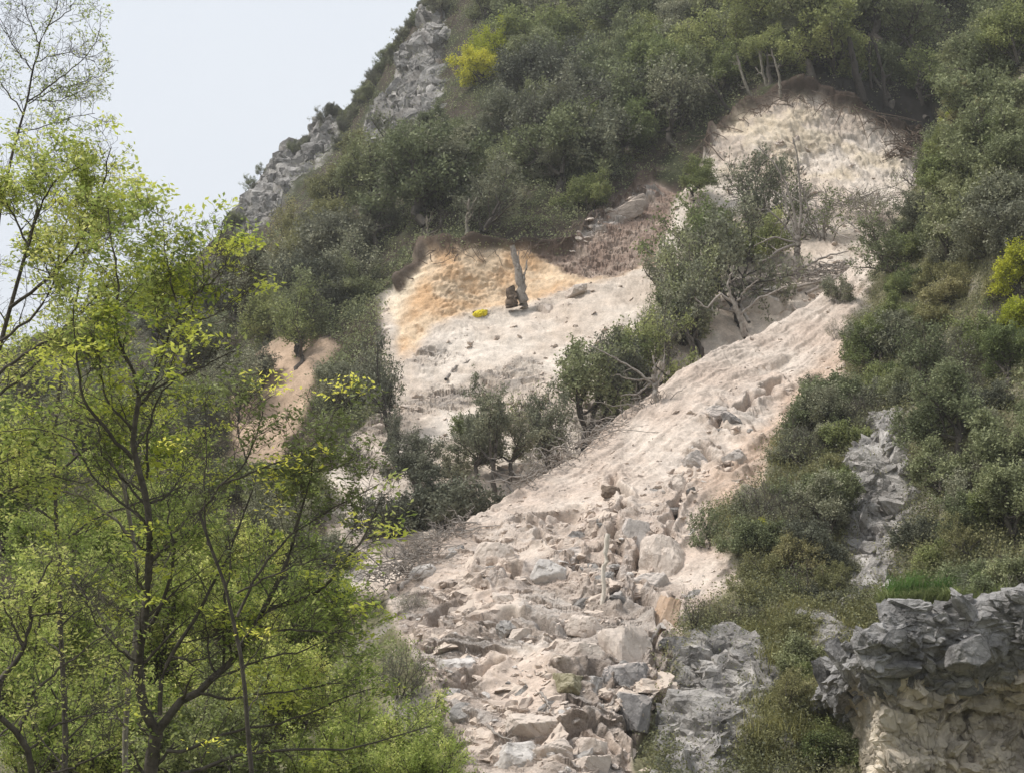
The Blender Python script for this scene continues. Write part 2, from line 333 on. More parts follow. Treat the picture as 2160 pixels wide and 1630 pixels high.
def disp1(U, V, P, n, D):
    u2 = U+14*vnoise(P*.25, 5)+6*vnoise(P*.9, 6); v2 = V+14*vnoise(P*.25, 7)+6*vnoise(P*.9, 8)
    bare = poly_mask(BARE1, u2, v2, 7); orange = poly_mask(ORANGE, u2, v2, 14); brown = poly_mask(BROWN, u2, v2, 12)
    gap = poly_mask(GAP1, u2, v2, 12); ra = np.maximum(poly_mask(ROCKA, u2, v2, 8), poly_mask(ROCKB, u2, v2, 8))
    brow = np.minimum(line_dist(BROW1, u2, V), line_dist(BROW2, u2, V))
    a = P[..., 0]*.8+P[..., 1]*.3; b = P[..., 2]*1.1+P[..., 1]*.25
    h1, e1, r1 = facets(a/3.2, b/2.4, 11); h2, e2, r2 = facets(a/1.3, b/.8, 21); h3, e3, r3 = facets(a/.55, b/.4, 31)
    big = fbm(P*.06, 4, 40); med = fbm(P*.35, 5, 50); fine = fbm(P*1.6, 4, 60)
    w3 = poly_mask([(1480, 380), (1480, 240), (1700, 190), (1960, 280), (1960, 400), (1700, 390)], U, V, 20)  # upper pale scarp
    flute = fbm(np.stack([P[..., 0]*1.1+P[..., 2]*.35, P[..., 1]*.1, P[..., 2]*.16], -1), 4, 70, ridged=True)
    rubble = sstep(.05, .5, fbm(P*.14, 3, 90))*bare*(1-orange)
    vf = fbm(P*5.5, 4, 66); d = big*3.0*(1-.75*bare)+med*(.9-.35*bare)+fine*(.14-.09*bare)+vf*.07
    d = d+rubble*(h2*.35+h3*.2)+bare*(1-orange)*(.22*fbm(np.stack([a*.4-b*.4, a*0+2, (a+b)*1.1], -1), 4, 77, ridged=True)+.10*h3*(r3 > .6))+ra*(h1*.5+h2*.4+h3*.3+.5+fbm(P*np.array([.3, .2, .25]), 6, 95)*3.0)
    d = d+(orange+brown)*(h3*.12+h2*.08+fine*.07+vf*.10+.22*fbm(P*np.array([.4, .3, .4]), 3, 61)-.25)+w3*(flute*.35+.22*fbm(np.stack([P[..., 0]*2.6+P[..., 2]*.9, P[..., 1]*.3, P[..., 2]*.5], -1), 4, 72, ridged=True)+.3*fbm(P*np.array([.4, .3, .25]), 4, 62, ridged=True)+h3*.12+h2*.12-.3)
    d = d+np.exp(-(brow/6.0)**2)*1.5*(V < 640)*(.7+.5*vnoise(P*.8, 31))
    P2 = P+n*d[..., None]
    humus = np.array([.075, .06, .048]); col = np.ones(U.shape+(3,))*humus
    col = mixc(col, (.055, .06, .032), sstep(-.2, .3, med))
    sand = mixc(np.ones(U.shape+(3,))*np.array([.58, .49, .41]), (.70, .62, .54), sstep(-.25, .35, fbm(P*.22, 4, 33)))
    sand = mixc(sand, (.30, .27, .25), rubble*sstep(.45, .75, r2)*.6)
    sand = mixc(sand, (.66, .56, .42), w3*sstep(0, .4, med+.1)*.7)
    col = col*(1-bare[..., None])+sand*bare[..., None]
    oc = mixc(np.ones(U.shape+(3,))*np.array([.64, .42, .245]), (.73, .56, .39), sstep(-.4, .3, fbm(P*.5, 4, 35)))
    oc = mixc(oc, (.42, .27, .16), sstep(.15, .5, fbm(P*1.1, 6, 36))*.8); oc = mixc(oc, (.78, .68, .54), sstep(900, 840, u2+.3*(V-600))*.8)
    col = col*(1-orange[..., None])+oc*orange[..., None]
    bc = mixc(np.ones(U.shape+(3,))*np.array([.32, .235, .19]), (.50, .40, .33), sstep(-.1, .5, fbm(P*.6, 4, 37)))
    col = col*(1-brown[..., None])+bc*brown[..., None]
    col = mixc(col, (.50, .37, .27), gap)
    col = mixc(col, (.035, .031, .028), poly_mask([(1735, 60), (1970, 60), (1965, 285), (1860, 250), (1780, 215), (1735, 195)], u2, v2, 12)*(1-bare))  # shade under the trees of the upper right hollow, painted into the ground colour
    slab = poly_mask([(1212, 500), (1225, 472), (1300, 430), (1370, 385), (1395, 400), (1330, 450), (1250, 490)], u2, v2, 5)
    col = mixc(col, (.50, .45, .41), slab*(r2 > .3)); P2 = P2+n*(slab*(.35+h2*.5))[..., None]
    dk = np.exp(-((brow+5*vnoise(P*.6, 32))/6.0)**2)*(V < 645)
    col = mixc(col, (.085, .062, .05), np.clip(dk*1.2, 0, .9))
    rc = mixc(np.ones(U.shape+(3,))*np.array([.24, .225, .21]), (.56, .53, .50), sstep(.3, .8, .4*r2+.3*r1+.5*sstep(-.4, .5, fbm(P*.5, 4, 96))))
    col = col*(1-ra[..., None])+rc*ra[..., None]
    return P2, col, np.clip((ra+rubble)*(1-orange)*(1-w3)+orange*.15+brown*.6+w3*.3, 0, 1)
cols1 = spaced([(-500, 460, 14), (460, 780, 4), (780, 1990, 2.4), (1990, 2600, 14)])
rows1 = spaced([(0, .3, .003), (.3, .8, .0016), (.8, 1.0, .01)])
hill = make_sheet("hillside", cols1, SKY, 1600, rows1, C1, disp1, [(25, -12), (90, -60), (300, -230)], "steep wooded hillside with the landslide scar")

CREST2 = [(-500, 1560), (0, 1470), (300, 1420), (600, 1340), (740, 1290), (810, 1240), (880, 1185), (960, 1115), (1100, 1035), (1220, 955), (1330, 872), (1440, 785), (1570, 712), (1700, 648), (1800, 572),
          (1870, 500), (1905, 420), (1945, 320), (1975, 240), (2020, 190), (2100, 110), (2200, 0), (2600, -120)]
C2 = [(1870, 500, 121), (1945, 310, 127), (2050, 160, 132), (2200, 0, 135), (2600, -120, 132), (1700, 650, 113), (1570, 712, 106), (1330, 872, 95), (1220, 955, 90), (1100, 1035, 84), (960, 1115, 79), (880, 1185, 76),
      (740, 1290, 71), (600, 1340, 69), (300, 1420, 66), (0, 1470, 63), (-500, 1560, 60), (2050, 400, 108), (2050, 600, 96), (2050, 800, 84), (2050, 1050, 68), (2100, 1250, 60), (2600, 800, 80), (2600, 1300, 58),
      (1800, 800, 95), (1750, 950, 85), (1800, 1100, 75), (1800, 1300, 66), (1800, 1500, 59), (1500, 900, 89), (1500, 1050, 80), (1500, 1200, 71), (1500, 1400, 62), (1500, 1630, 54), (1350, 1050, 81), (1350, 1250, 69),
      (1200, 1200, 71), (1200, 1400, 60), (1200, 1630, 52), (1000, 1300, 67), (1000, 1450, 60), (950, 1630, 52), (600, 1630, 53), (0, 1700, 50), (-500, 1700, 50), (0, 1960, 41), (600, 1960, 41), (1200, 1960, 41), (1800, 1960, 43), (2600, 1960, 43), (2100, 1600, 54), (2600, 1600, 54), (1400, 700, 105)]
BARE2 = [(1895, 470), (1870, 530), (1830, 600), (1790, 700), (1785, 790), (1690, 870), (1640, 930), (1610, 1040), (1490, 1090), (1500, 1160), (1560, 1240), (1450, 1330), (1400, 1420), (1350, 1540), (1340, 1700), (990, 1700),
         (965, 1560), (930, 1470), (880, 1400), (830, 1330), (800, 1240), (850, 1150), (1000, 1000), (1400, 700), (1800, 500)]
d1v = px(1150, 1000, 87)-px(1850, 520, 119); d1v /= np.linalg.norm(d1v)
nrm2 = np.cross(px(1800, 1300, 66)-px(1350, 1050, 81), d1v); nrm2 /= np.linalg.norm(nrm2); d2v = np.cross(nrm2, d1v)
ROUGHP = [(900, 1180), (1100, 1040), (1250, 1020), (1330, 1060), (1450, 930), (1500, 850), (1600, 820), (1640, 880), (1560, 960), (1500, 1000), (1440, 1090), (1500, 1200), (1480, 1300), (1420, 1700), (980, 1700), (930, 1450), (820, 1300)]
def disp2(U, V, P, n, D):
    u2 = U+16*vnoise(P*.3, 105)+8*vnoise(P*1.1, 106); v2 = V+16*vnoise(P*.3, 107)+8*vnoise(P*1.1, 108)
    bare = poly_mask(BARE2, u2, v2, 9); rough = poly_mask(ROUGHP, u2+10*vnoise(P*.7, 9), v2, 22)
    a = P@d1v; b = P@d2v; ax = P[..., 0]*.95+P[..., 1]*.3; bx = P[..., 2]*1.6
    wa = ax+.25*bx+.7*vnoise(P*.6, 3)+.25*vnoise(P*2, 13); wb = bx+.35*ax+.7*vnoise(P*.6, 4)+.25*vnoise(P*2, 14)
    h0, e0, r0 = facets(wa/5.0, wb/3.2, 111, .5); h1, e1, r1 = facets(wa/2.1, wb/1.15, 121, .5); h2, e2, r2 = facets(wa/.9, wb/.45, 131, .6); h3, e3, r3 = facets(wa/.36, wb/.2, 141, .6)
    big = fbm(P*.08, 3, 140); med = fbm(P*.4, 5, 150); fine = fbm(P*1.8, 5, 160)
    streak = fbm(np.stack([a*.07, b*.75, a*0+3.1], -1), 5, 170, ridged=True)
    sand_pool = sstep(-.05, .22, fbm(P*.22, 4, 181))*.85                   # smooth sandy tongues between the rocks
    sand_pool = np.maximum(sand_pool, poly_mask([(1020, 1400), (1150, 1360), (1180, 1420), (1190, 1480), (1100, 1500), (1020, 1460)], u2, v2, 15))
    sand_pool = np.maximum(sand_pool, poly_mask([(1000, 1250), (1080, 1240), (1100, 1290), (1010, 1300)], u2, v2, 10))
    sand_pool = np.maximum(sand_pool, poly_mask([(1530, 900), (1620, 900), (1600, 1020), (1480, 1080), (1480, 1040), (1540, 970)], u2, v2, 15))
    rk = rough*(1-sand_pool)*bare
    outc = np.maximum(poly_mask([(1860, 960), (1880, 905), (1930, 930), (1930, 1040), (1910, 1120), (1905, 1200), (1890, 1320), (1810, 1325), (1788, 1230), (1790, 1170), (1828, 1060)], u2, v2, 14),
                      poly_mask([(1430, 1400), (1560, 1360), (1620, 1420), (1600, 1520), (1560, 1640), (1420, 1700), (1400, 1500)], u2, v2, 16))
    outc = np.maximum(outc, poly_mask([(1690, 1370), (1750, 1340), (1800, 1400), (1720, 1480), (1680, 1440)], u2, v2, 14))
    outc = np.maximum(outc, poly_mask([(1650, 1480), (1700, 1470), (1720, 1600), (1650, 1660), (1640, 1560)], u2, v2, 14))
    upb = bare*(1-rough)
    d = big*(2.4-1.6*bare)+med*(1.2-.8*bare)+fine*(.05+.08*rk)+.045*fbm(P*6., 4, 167)
    d = d+upb*(streak*.34+h1*.08*(r1 > .5)+h2*.06*(r2 > .5)+.03*h3+.16*fbm(np.stack([a*.5, b*2.2, a*0+9], -1), 5, 171, ridged=True))
    rk = rk*(.45+.55*sstep(1080, 1380, V)); d = d+rk*(h0*.5+h1*.30*(r0 < .75)+h2*.17*(r1 > .25)+h3*.08+.5*fbm(P*np.array([.4, .3, .7]), 5, 172))+(rough*sand_pool*bare)*(h2*.08*(r2 > .6))
    CR = [[(1290, 1130), (1302, 1200), (1290, 1270)], [(1350, 1140), (1345, 1250), (1385, 1290)], [(1175, 1408), (1270, 1428), (1288, 1478), (1385, 1452)], [(1310, 1500), (1372, 1560), (1360, 1610)], [(945, 1452), (1010, 1432), (1060, 1400)], [(1020, 1205), (1092, 1212)],
          [(1130, 1130), (1210, 1170), (1250, 1230)], [(1455, 1000), (1422, 1090), (1400, 1180)], [(1510, 880), (1540, 922), (1578, 935)], [(1160, 1335), (1100, 1305), (1000, 1318)], [(1392, 1290), (1380, 1380), (1402, 1500), (1390, 1640)], [(900, 1330), (960, 1290), (1010, 1240)], [(1190, 1550), (1260, 1520), (1300, 1580)], [(1060, 1560), (1160, 1545)], [(1300, 1030), (1330, 1080), (1290, 1120)], [(1480, 960), (1530, 1010), (1545, 1015)], [(1640, 820), (1590, 850), (1560, 880)], [(1080, 1110), (1160, 1090), (1230, 1100)]]
    u3 = U+14*vnoise(P*.9, 205)+7*vnoise(P*2.5, 206); v3 = V+14*vnoise(P*.9, 207)+7*vnoise(P*2.5, 208)
    for q_ in CR:
        ld = line_dist(q_, u3, v3); d = d-bare*.9*np.exp(-(ld/7.)**2)+bare*.35*np.exp(-((ld-16)/9.)**2)
    d = d+outc*(h0*.4+h1*.25+h2*.15+.4+.8*fbm(P*.4, 4, 177))
    P2 = P+n*d[..., None]
    col = np.ones(U.shape+(3,))*np.array([.17, .16, .095]); col = mixc(col, (.26, .24, .155), sstep(-.1, .35, med)); col = mixc(col, (.30, .27, .23), sstep(.12, .4, fbm(P*.3, 4, 199)))
    sand = mixc(np.ones(U.shape+(3,))*np.array([.60, .49, .41]), (.685, .595, .515), sstep(-.3, .3, fbm(P*.2, 4, 133)))
    sand = mixc(sand, (.60, .44, .33), poly_mask([(1500, 1080), (1460, 1040), (1560, 960), (1640, 860), (1780, 720), (1800, 760), (1680, 880), (1610, 1040)], u2, v2, 25)*.8)
    sand = mixc(sand, (.42, .345, .29), upb*sstep(.25, .7, streak)*.4)
    rc = mixc(np.ones(U.shape+(3,))*np.array([.54, .45, .385]), (.70, .635, .58), sstep(.35, .8, r1*.5+r2*.5))
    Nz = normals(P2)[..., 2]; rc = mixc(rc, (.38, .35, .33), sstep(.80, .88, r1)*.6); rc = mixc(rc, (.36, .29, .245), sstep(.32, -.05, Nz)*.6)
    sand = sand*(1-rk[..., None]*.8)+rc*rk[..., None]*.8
    col = col*(1-bare[..., None])+sand*bare[..., None]
    oc = mixc(np.ones(U.shape+(3,))*np.array([.42, .39, .365]), (.70, .66, .62), sstep(.3, .75, r1*.5+r2*.5))
    col = col*(1-outc[..., None])+oc*outc[..., None]
    return P2, col, np.clip(rk+outc+upb*.25, 0, 1)
cols2 = spaced([(-500, 740, 16), (740, 1950, 1.9), (1950, 2600, 9)])
rows2 = np.concatenate([np.linspace(0, .78, 560), np.linspace(.78, 1, 40)[1:]])
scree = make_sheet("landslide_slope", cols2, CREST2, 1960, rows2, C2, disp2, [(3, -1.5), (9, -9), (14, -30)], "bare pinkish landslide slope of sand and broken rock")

# near rock cliff, bottom right: rows follow the left edge, the left side folds back into the hill
def cliff():
    t = np.concatenate([np.linspace(0, 1, 330), np.linspace(1, 1.6, 20)[1:]]); s = np.concatenate([-np.linspace(1, 0.05, 26), np.linspace(0, 1, 300)])
    vt = np.interp(s, [-1, 0, .05, .12, .25, .36, .5, .62, .8, 1], [1352, 1335, 1300, 1282, 1312, 1262, 1300, 1240, 1250, 1190]); v = 1285+(1640-1285)*t
    uL = np.interp(v, [1285, 1310, 1340, 1400, 1420, 1460, 1520, 1600, 1640, 2000], [1850, 1825, 1812, 1845, 1858, 1866, 1872, 1880, 1885, 1900])
    Sg, Vg = np.meshgrid(s, v); UL = np.repeat(uL[:, None], len(s), 1)
    Vg = vt[None]+(Vg-1285)*(1640-vt[None])/(1640-1285)+9*vnoise(np.stack([Sg*22, Sg*0, Sg*0], -1), 6)*np.clip(1-(Vg-1285)/60, 0, 1)
    U = UL+np.maximum(Sg, 0)*(2330-UL); D = 47.5+1.0*np.sin((U-1800)/130.)+1.1*sstep(1960, 2060, U)*sstep(1420, 1500, Vg)-.35*sstep(1400, 1330, Vg)+.25*sstep(1380, 1480, Vg)-1.2*sstep(1480, 1700, Vg)
    P = px(U, Vg, D); back = np.maximum(-Sg, 0)
    P[..., 1] += back**1.3*12; P[..., 0] += back*.5
    n = normals(px(U, Vg, D)); n = n*(1-.7*np.clip(back*8, 0, 1)[..., None])+np.array([-.7, 0, 0])*np.clip(back*8, 0, 1)[..., None]
    a = P[..., 0]*.9+P[..., 1]*.6; b = P[..., 2]
    wa = a+.25*vnoise(P*1.4, 3); wb = b+.25*vnoise(P*1.4, 4)
    h0, e0, r0 = facets(wa/1.5, wb/.8, 311, .9); h1, e1, r1 = facets(wa/.55, wb/.34, 321, .9); h2, e2, r2 = facets(wa/.22, wb/.15, 331, .9)
    low = sstep(1395, 1440, Vg)
    flute = fbm(np.stack([P[..., 0]*1.7, P[..., 1]*.8, P[..., 2]*.45], -1), 5, 70, ridged=True)
    d = (fbm(P*.35, 3, 300)*.7+.20*fbm(P*1.5, 5, 304)+(1-low)*(h0*.2+h1*.15+.15)+low*(flute*.35+h0*.15+h1*.12+.15*fbm(P*1.6, 5, 303)-.1))*(1-.5*np.clip(back*6, 0, 1))
    P = P+n*d[..., None]
    c_up = mixc(np.ones(U.shape+(3,))*np.array([.30, .285, .28]), (.62, .60, .585), sstep(.35, .75, r1*.5+r2*.5)); c_up = mixc(c_up, (.14, .13, .13), sstep(.75, .8, r1)*.7)
    c_lo = mixc(np.ones(U.shape+(3,))*np.array([.62, .54, .42]), (.42, .39, .365), sstep(1950, 2080, U+60*fbm(P*.5, 3, 8))); c_lo = mixc(c_lo, (.60, .56, .50), sstep(.1, .5, fbm(P*1.1, 4, 10)))
    c_lo = mixc(c_lo, (.30, .26, .22), sstep(.25, .6, fbm(P*.9, 4, 12)))
    col = c_up*(1-low[..., None])+c_lo*low[..., None]
    top = [];
    zs = np.convolve(np.pad(P[0][:, 2], 30, mode='edge'), np.ones(61)/61, 'valid')
    for dy, dz in ((.5, .05), (1.2, .1), (2.2, .2), (3.4, .2), (5, .3), (7, .2)):
        q = P[0].copy(); q[:, 1] += dy; w_ = min(1, dy/1.5); q[:, 2] = q[:, 2]*(1-w_)+zs*w_+dz-.15*w_+.5*w_*fbm(q*.8, 4, 5); top.append(q)
    Pf = np.concatenate([np.array(top[::-1]), P]); cf = np.concatenate([np.array([np.ones_like(col[0])*np.array([.17, .16, .095])]*6), col])
    o = mesh_np("rock_cliff", Pf.reshape(-1, 3), grid_quads(*Pf.shape[:2]), M['terrain'], smooth=False, col=cf.reshape(-1, 3), fattr={'rocky': np.ones(Pf.shape[:2])})
    tag(o, "grey and buff rock cliff in the lower right corner", kind='structure')
    return P
cliffP = cliff()
gx = np.array([[-1500, -300, 0], [1500, -300, 0], [1500, 2500, 0], [-1500, 2500, 0]], float)
tag(mesh_np("ground", gx, [[0, 1, 2, 3]], M['ground']), "valley floor below the hillside", kind='structure')
def free(u, v):
    """hill or scree, whichever the camera sees at that pixel"""
    return on(scree, u, v) if v > np.interp(u, [c[0] for c in CREST2], [c[1] for c in CREST2]) else on(hill, u, v)
# ------------------------------------------------------------------ plants: geometry generators
def unit(x): return x/(np.linalg.norm(x, axis=-1, keepdims=True)+1e-12)
def tubes(P, R, sides):
    """P (n,k,3) centre lines, R (n,k) radii -> verts, quads"""
    n, k = R.shape
    T = unit(np.gradient(P, axis=1)); ref = np.where(np.abs(T[..., 2:3]) > .9, np.array([1., 0, 0]), np.array([0, 0, 1.]))
    A = unit(np.cross(T, ref)); B = np.cross(T, A)
    th = np.arange(sides)*2*math.pi/sides
    V = P[:, :, None]+R[:, :, None, None]*(A[:, :, None]*np.cos(th)[:, None]+B[:, :, None]*np.sin(th)[:, None])
    i = np.arange(n*k*sides).reshape(n, k, sides); j = np.roll(i, -1, 2)
    Q = np.stack([i[:, :-1], j[:, :-1], j[:, 1:], i[:, 1:]], -1).reshape(-1, 4)
    return V.reshape(-1, 3), Q
class Acc:
    def __init__(s): s.v = []; s.q = []; s.n = 0; s.a = []
    def add(s, v, q, a=None):
        s.v.append(v); s.q.append(q+s.n); s.n += len(v); s.a.append(np.zeros(len(v)) if a is None else a)
    def get(s): return np.concatenate(s.v), np.concatenate(s.q), np.concatenate(s.a)
def resample(pts, k):
    pts = np.array(pts, float); d = np.concatenate([[0], np.cumsum(np.linalg.norm(np.diff(pts[:, :3], axis=0), axis=1))]); t = np.linspace(0, d[-1], k)
    return np.stack([np.interp(t, d, pts[:, c]) for c in range(pts.shape[1])], -1)
def spawn(rng, P, R, m, length, k, spread=.9, up=.25, t0=.25, taper=.6, wob=.12, droop=0.0, flat=1.0):
    """m children on each parent"""
    n, kp = R.shape
    t = (t0+(1-t0)*(np.arange(m)+rng.random((n, m)))/m)*(kp-1); i = np.clip(t.astype(int), 0, kp-2); f = t-i
    I = np.arange(n)[:, None]
    p0 = P[I, i]*(1-f[..., None])+P[I, i+1]*f[..., None]; tan = unit(P[I, i+1]-P[I, i]); r0 = R[I, i]*(1-f)+R[I, i+1]*f
    rd = rng.normal(size=(n, m, 3)); rd -= (rd*tan).sum(-1, keepdims=True)*tan; rd[..., 2] *= flat
    d = unit(tan*(1-spread*.5)+unit(rd)*spread+np.array([0, 0, up]))
    L = length*(.55+.8*rng.random((n, m)))*(1-.45*t/(kp-1))
    s = np.linspace(0, 1, k)
    Q = p0[:, :, None]+d[:, :, None]*(L[..., None]*s)[..., None]
    w = np.cumsum(rng.normal(size=(n, m, k, 3))*wob, axis=2)*(L[..., None]/k)[..., None]; w -= w[:, :, :1]; w[..., 2] += (up*.5-droop)*(L[..., None]*s*s)
    Q = (Q+w).reshape(n*m, k, 3)
    r = (r0*taper).reshape(-1)[:, None]*(1-.75*s)[None]
    return Q, np.maximum(r, .002)
def leaves(rng, C, l, w, up=.6, nrm=None):
    n = len(C); nn = rng.normal(size=(n, 3)); nn = unit(nn+np.array([0, 0, up*2.2])+(0 if nrm is None else nrm*1.2))
    a = rng.normal(size=(n, 3)); a = unit(a-(a*nn).sum(-1, keepdims=True)*nn); b = np.cross(nn, a)
    ll = (l*(.6+.8*rng.random(n)))[:, None]*.5; ww = (w*(.6+.8*rng.random(n)))[:, None]*.5
    V = np.stack([C+a*ll, C+b*ww+a*ll*.15, C-a*ll, C-b*ww+a*ll*.15], 1).reshape(-1, 3)
    return V, np.arange(n*4).reshape(-1, 4), np.repeat(rng.random(n), 4)

def proto(kind, seed):
    """one tree or bush about 4.5 m wide: limbs, twigs and leaves along the twigs, so the outline stays ragged"""
    rng = np.random.default_rng(seed); W = Acc(); C = Acc()
    #        trunk r, fork h, radii of the crown, centre z, limbs, n2, l2, n3, l3, leaves per twig, leaf
    K = {'round': (.20, 1.0, (2.2, 2.2, 2.1), 2.6, 15, 7, 1.15, 6, .60, 22, .135), 'open': (.14, .8, (2.2, 2.2, 2.2), 2.8, 11, 6, 1.1, 5, .55, 14, .125), 'slim': (.15, 1.2, (1.3, 1.3, 2.7), 3.2, 14, 7, .9, 5, .5, 18, .13),
         'bush': (.10, .1, (2.2, 2.2, 1.9), .5, 16, 7, 1.0, 6, .5, 20, .125), 'wispy': (.07, .1, (2.1, 2.1, 2.4), .4, 15, 7, 1.1, 5, .6, 4, .10), 'tuft': (.08, .1, (2.0, 2.0, 2.0), .4, 14, 6, .8, 5, .45, 15, .12),
         'lean': (.19, 1.5, (2.3, 1.9, 2.3), 3.5, 14, 7, 1.15, 6, .6, 20, .135), 'thick': (.12, .2, (2.2, 2.2, 3.0), .9, 26, 8, .95, 8, .42, 24, .072), 'stand': (.17, 1.7, (2.4, 2.2, 1.9), 3.9, 11, 7, 1.15, 6, .55, 17, .125)}[kind]
    tr, fork, (rx, ry, rz), cz, nm, n2, l2, n3, l3, per, lf = K; base = np.zeros(3); bushy = fork < .3
    if not bushy:
        k = 8; s = np.linspace(0, 1, k)[:, None]; wob = np.cumsum(rng.normal(size=(k, 3))*[.09, .09, 0], 0); wob -= wob[0]
        tp = np.array([[0, 0, -.7]])*(1-s)+np.array([[(.5 if kind in ('lean', 'stand') else .15)*rng.normal(), .1*rng.normal(), fork]])*s+wob
        W.add(*tubes(tp[None], np.linspace(tr*1.3, tr*.85, k)[None], 8)); base = tp[-1]
    off = rng.normal(size=3)*np.array([.35, .35, 0]); mains = []; mr = []; wild = .55+.65*rng.random(nm)
    for j in range(nm):
        az = (j+rng.random()*.9)*2.4; el = rng.random()
        e = np.array([math.cos(az)*rx, math.sin(az)*ry, 0])*math.sqrt(1-(el*.92)**2)*wild[j]; e[2] = cz+rz*(el*1.0 if bushy else el*1.5-.6)*(.75+.4*rng.random())-.3
        e += off; k = 9; s = np.linspace(0, 1, k)[:, None]
        if j < 4 or not len(mains): st = base+rng.normal(size=3)*.05*np.array([1, 1, 0]); r0 = tr*.62
        elif bushy: st = rng.normal(size=3)*.22*np.array([1, 1, 0])+np.array([0, 0, -.1]); r0 = tr*.5
        else: m = mains[rng.integers(4)]; st = m[2+rng.integers(3)]; r0 = tr*.34
        mid = st*.5+e*.5+np.array([0, 0, .3-.5*rng.random()])+rng.normal(size=3)*.25
        p = st*(1-s)**2+2*mid*s*(1-s)+e*s**2+np.cumsum(rng.normal(size=(k, 3))*.05, 0); p[0] = st; mains.append(p); mr.append(np.linspace(r0, r0*.22, k))
    P1 = np.array(mains); R1 = np.array(mr); W.add(*tubes(P1, R1, 6))
    P2, R2 = spawn(rng, P1, R1, n2, l2, 6, up=.32, t0=.28, wob=.2); W.add(*tubes(P2, np.maximum(R2, .010), 4))
    P3, R3 = spawn(rng, P2, R2, n3, l3, 4, up=.25, t0=.1, wob=.15); W.add(*tubes(P3, np.maximum(R3, .006), 3))
    I = rng.integers(0, 4, size=(len(P3), per)); pts = P3[np.arange(len(P3))[:, None], I].reshape(-1, 3); keep = vnoise(pts*1.1+seed, 2) > (-.75 if kind != 'wispy' else -.2)
    pts = pts[keep]+rng.normal(size=(keep.sum(), 3))*lf*.95
    if bushy: pts[:, 2] = np.abs(pts[:, 2])
    C.add(*leaves(rng, pts, np.full(len(pts), lf*1.15), np.full(len(pts), lf*.7), .45))
    v, q, _ = W.get(); wm = mesh_np(kind+"_trunk", v, q, M['bark'], smooth=True, link=False)
    v, q, a = C.get(); cm = mesh_np(kind+"_crown", v, q, M['oak'], fattr={'rnd': a}, link=False)
    return wm, cm, {'w': 2*rx*.95, 'h': cz+rz+.3}
PROTO = {k: [proto(k, 100*i+j) for j in range(n)] for i, (k, n) in enumerate([('round', 7), ('open', 4), ('slim', 2), ('bush', 6), ('wispy', 3), ('tuft', 3), ('lean', 3), ('thick', 2), ('stand', 4)])}

prng = random.Random(5)
# ---- labels that single each plant out: rank from the nearest landmark
LOOK = {'bloom': 'bright yellow-green', 'oak': 'dark olive', 'grey': 'grey-green', 'mid': 'mid-green', 'tan': 'tan-green', 'fresh': 'bright yellow-green', 'lush': 'fresh green', 'dull': 'dusky dark', 'far': 'distant dark'}
SHAPE = {'round': ('tree', 'rounded'), 'open': ('tree', 'loose'), 'slim': ('tree', 'slender'), 'bush': ('bush', 'low'), 'wispy': ('bush', 'twiggy'), 'tuft': ('bush', 'clumpy'), 'lean': ('tree', 'leaning'), 'thick': ('bush', 'leafy'), 'stand': ('tree', 'standing')}
LM = [(1040, 100, "bright yellow-green tree high on the slope"), (860, 170, "tall grey crag on the skyline"), (600, 370, "lower grey crag on the skyline"), (1085, 560, "leaning grey log in the orange scarp"),
      (1180, 330, "pale bare-stemmed tree above the scarp"), (1300, 450, "dark brown bank with the pale slab"), (1700, 230, "root-fringed rim of the upper white scarp"), (1960, 160, "yellow-topped bush at the upper right"),
      (700, 440, "tan-green crown left of centre"), (2130, 700, "bright yellow-green tree at the right edge"), (1900, 1000, "narrow rock rib on the right"), (2000, 1380, "overhanging grey cliff top"),
      (1930, 1230, "bright green grass tuft"), (1600, 640, "white rock slab under the dead branches"), (1600, 1170, "small yellow-green bush beside the bare slope"), (620, 850, "small sandy gap on the left"),
      (1500, 1500, "grey outcrop near the bottom centre"), (800, 1650, "bright green thicket at the bottom"), (1850, 720, "dark green juniper bush beside the sand"), (880, 980, "dusky dark bush at the foot of the slide")]
ORD = ["nearest", "second nearest", "third nearest", "fourth nearest", "fifth nearest", "sixth nearest", "seventh nearest", "eighth nearest", "ninth nearest", "tenth nearest", "eleventh nearest", "twelfth nearest"]+["%s nearest" % w for w in "thirteenth fourteenth fifteenth sixteenth seventeenth eighteenth nineteenth twentieth".split()]
pending = []
def finish_labels():
    groups = {}
    for (o, u, v, look, noun) in pending:
        c = []
        for (lu, lv, ph) in LM:
            d = math.hypot(u-lu, v-lv)
            if d > 12: c.append((d, lu, lv, ph))
        d, lu, lv, ph = min(c)
        dx, dy = u-lu, v-lv
        rel = ("right of" if dx > 0 else "left of") if abs(dx) > abs(dy) else ("below" if dy > 0 else "above")
        groups.setdefault((look, noun, rel, ph), []).append((d, o))
    for (look, noun, rel, ph), L in groups.items():
        L.sort(key=lambda x: x[0])
        for i, (d, o) in enumerate(L):
            o["label"] = f"{look} {noun} {rel} the {ph}" if len(L) == 1 else f"{look} {noun} {rel} the {ph}, {ORD[min(i, 19)]}"
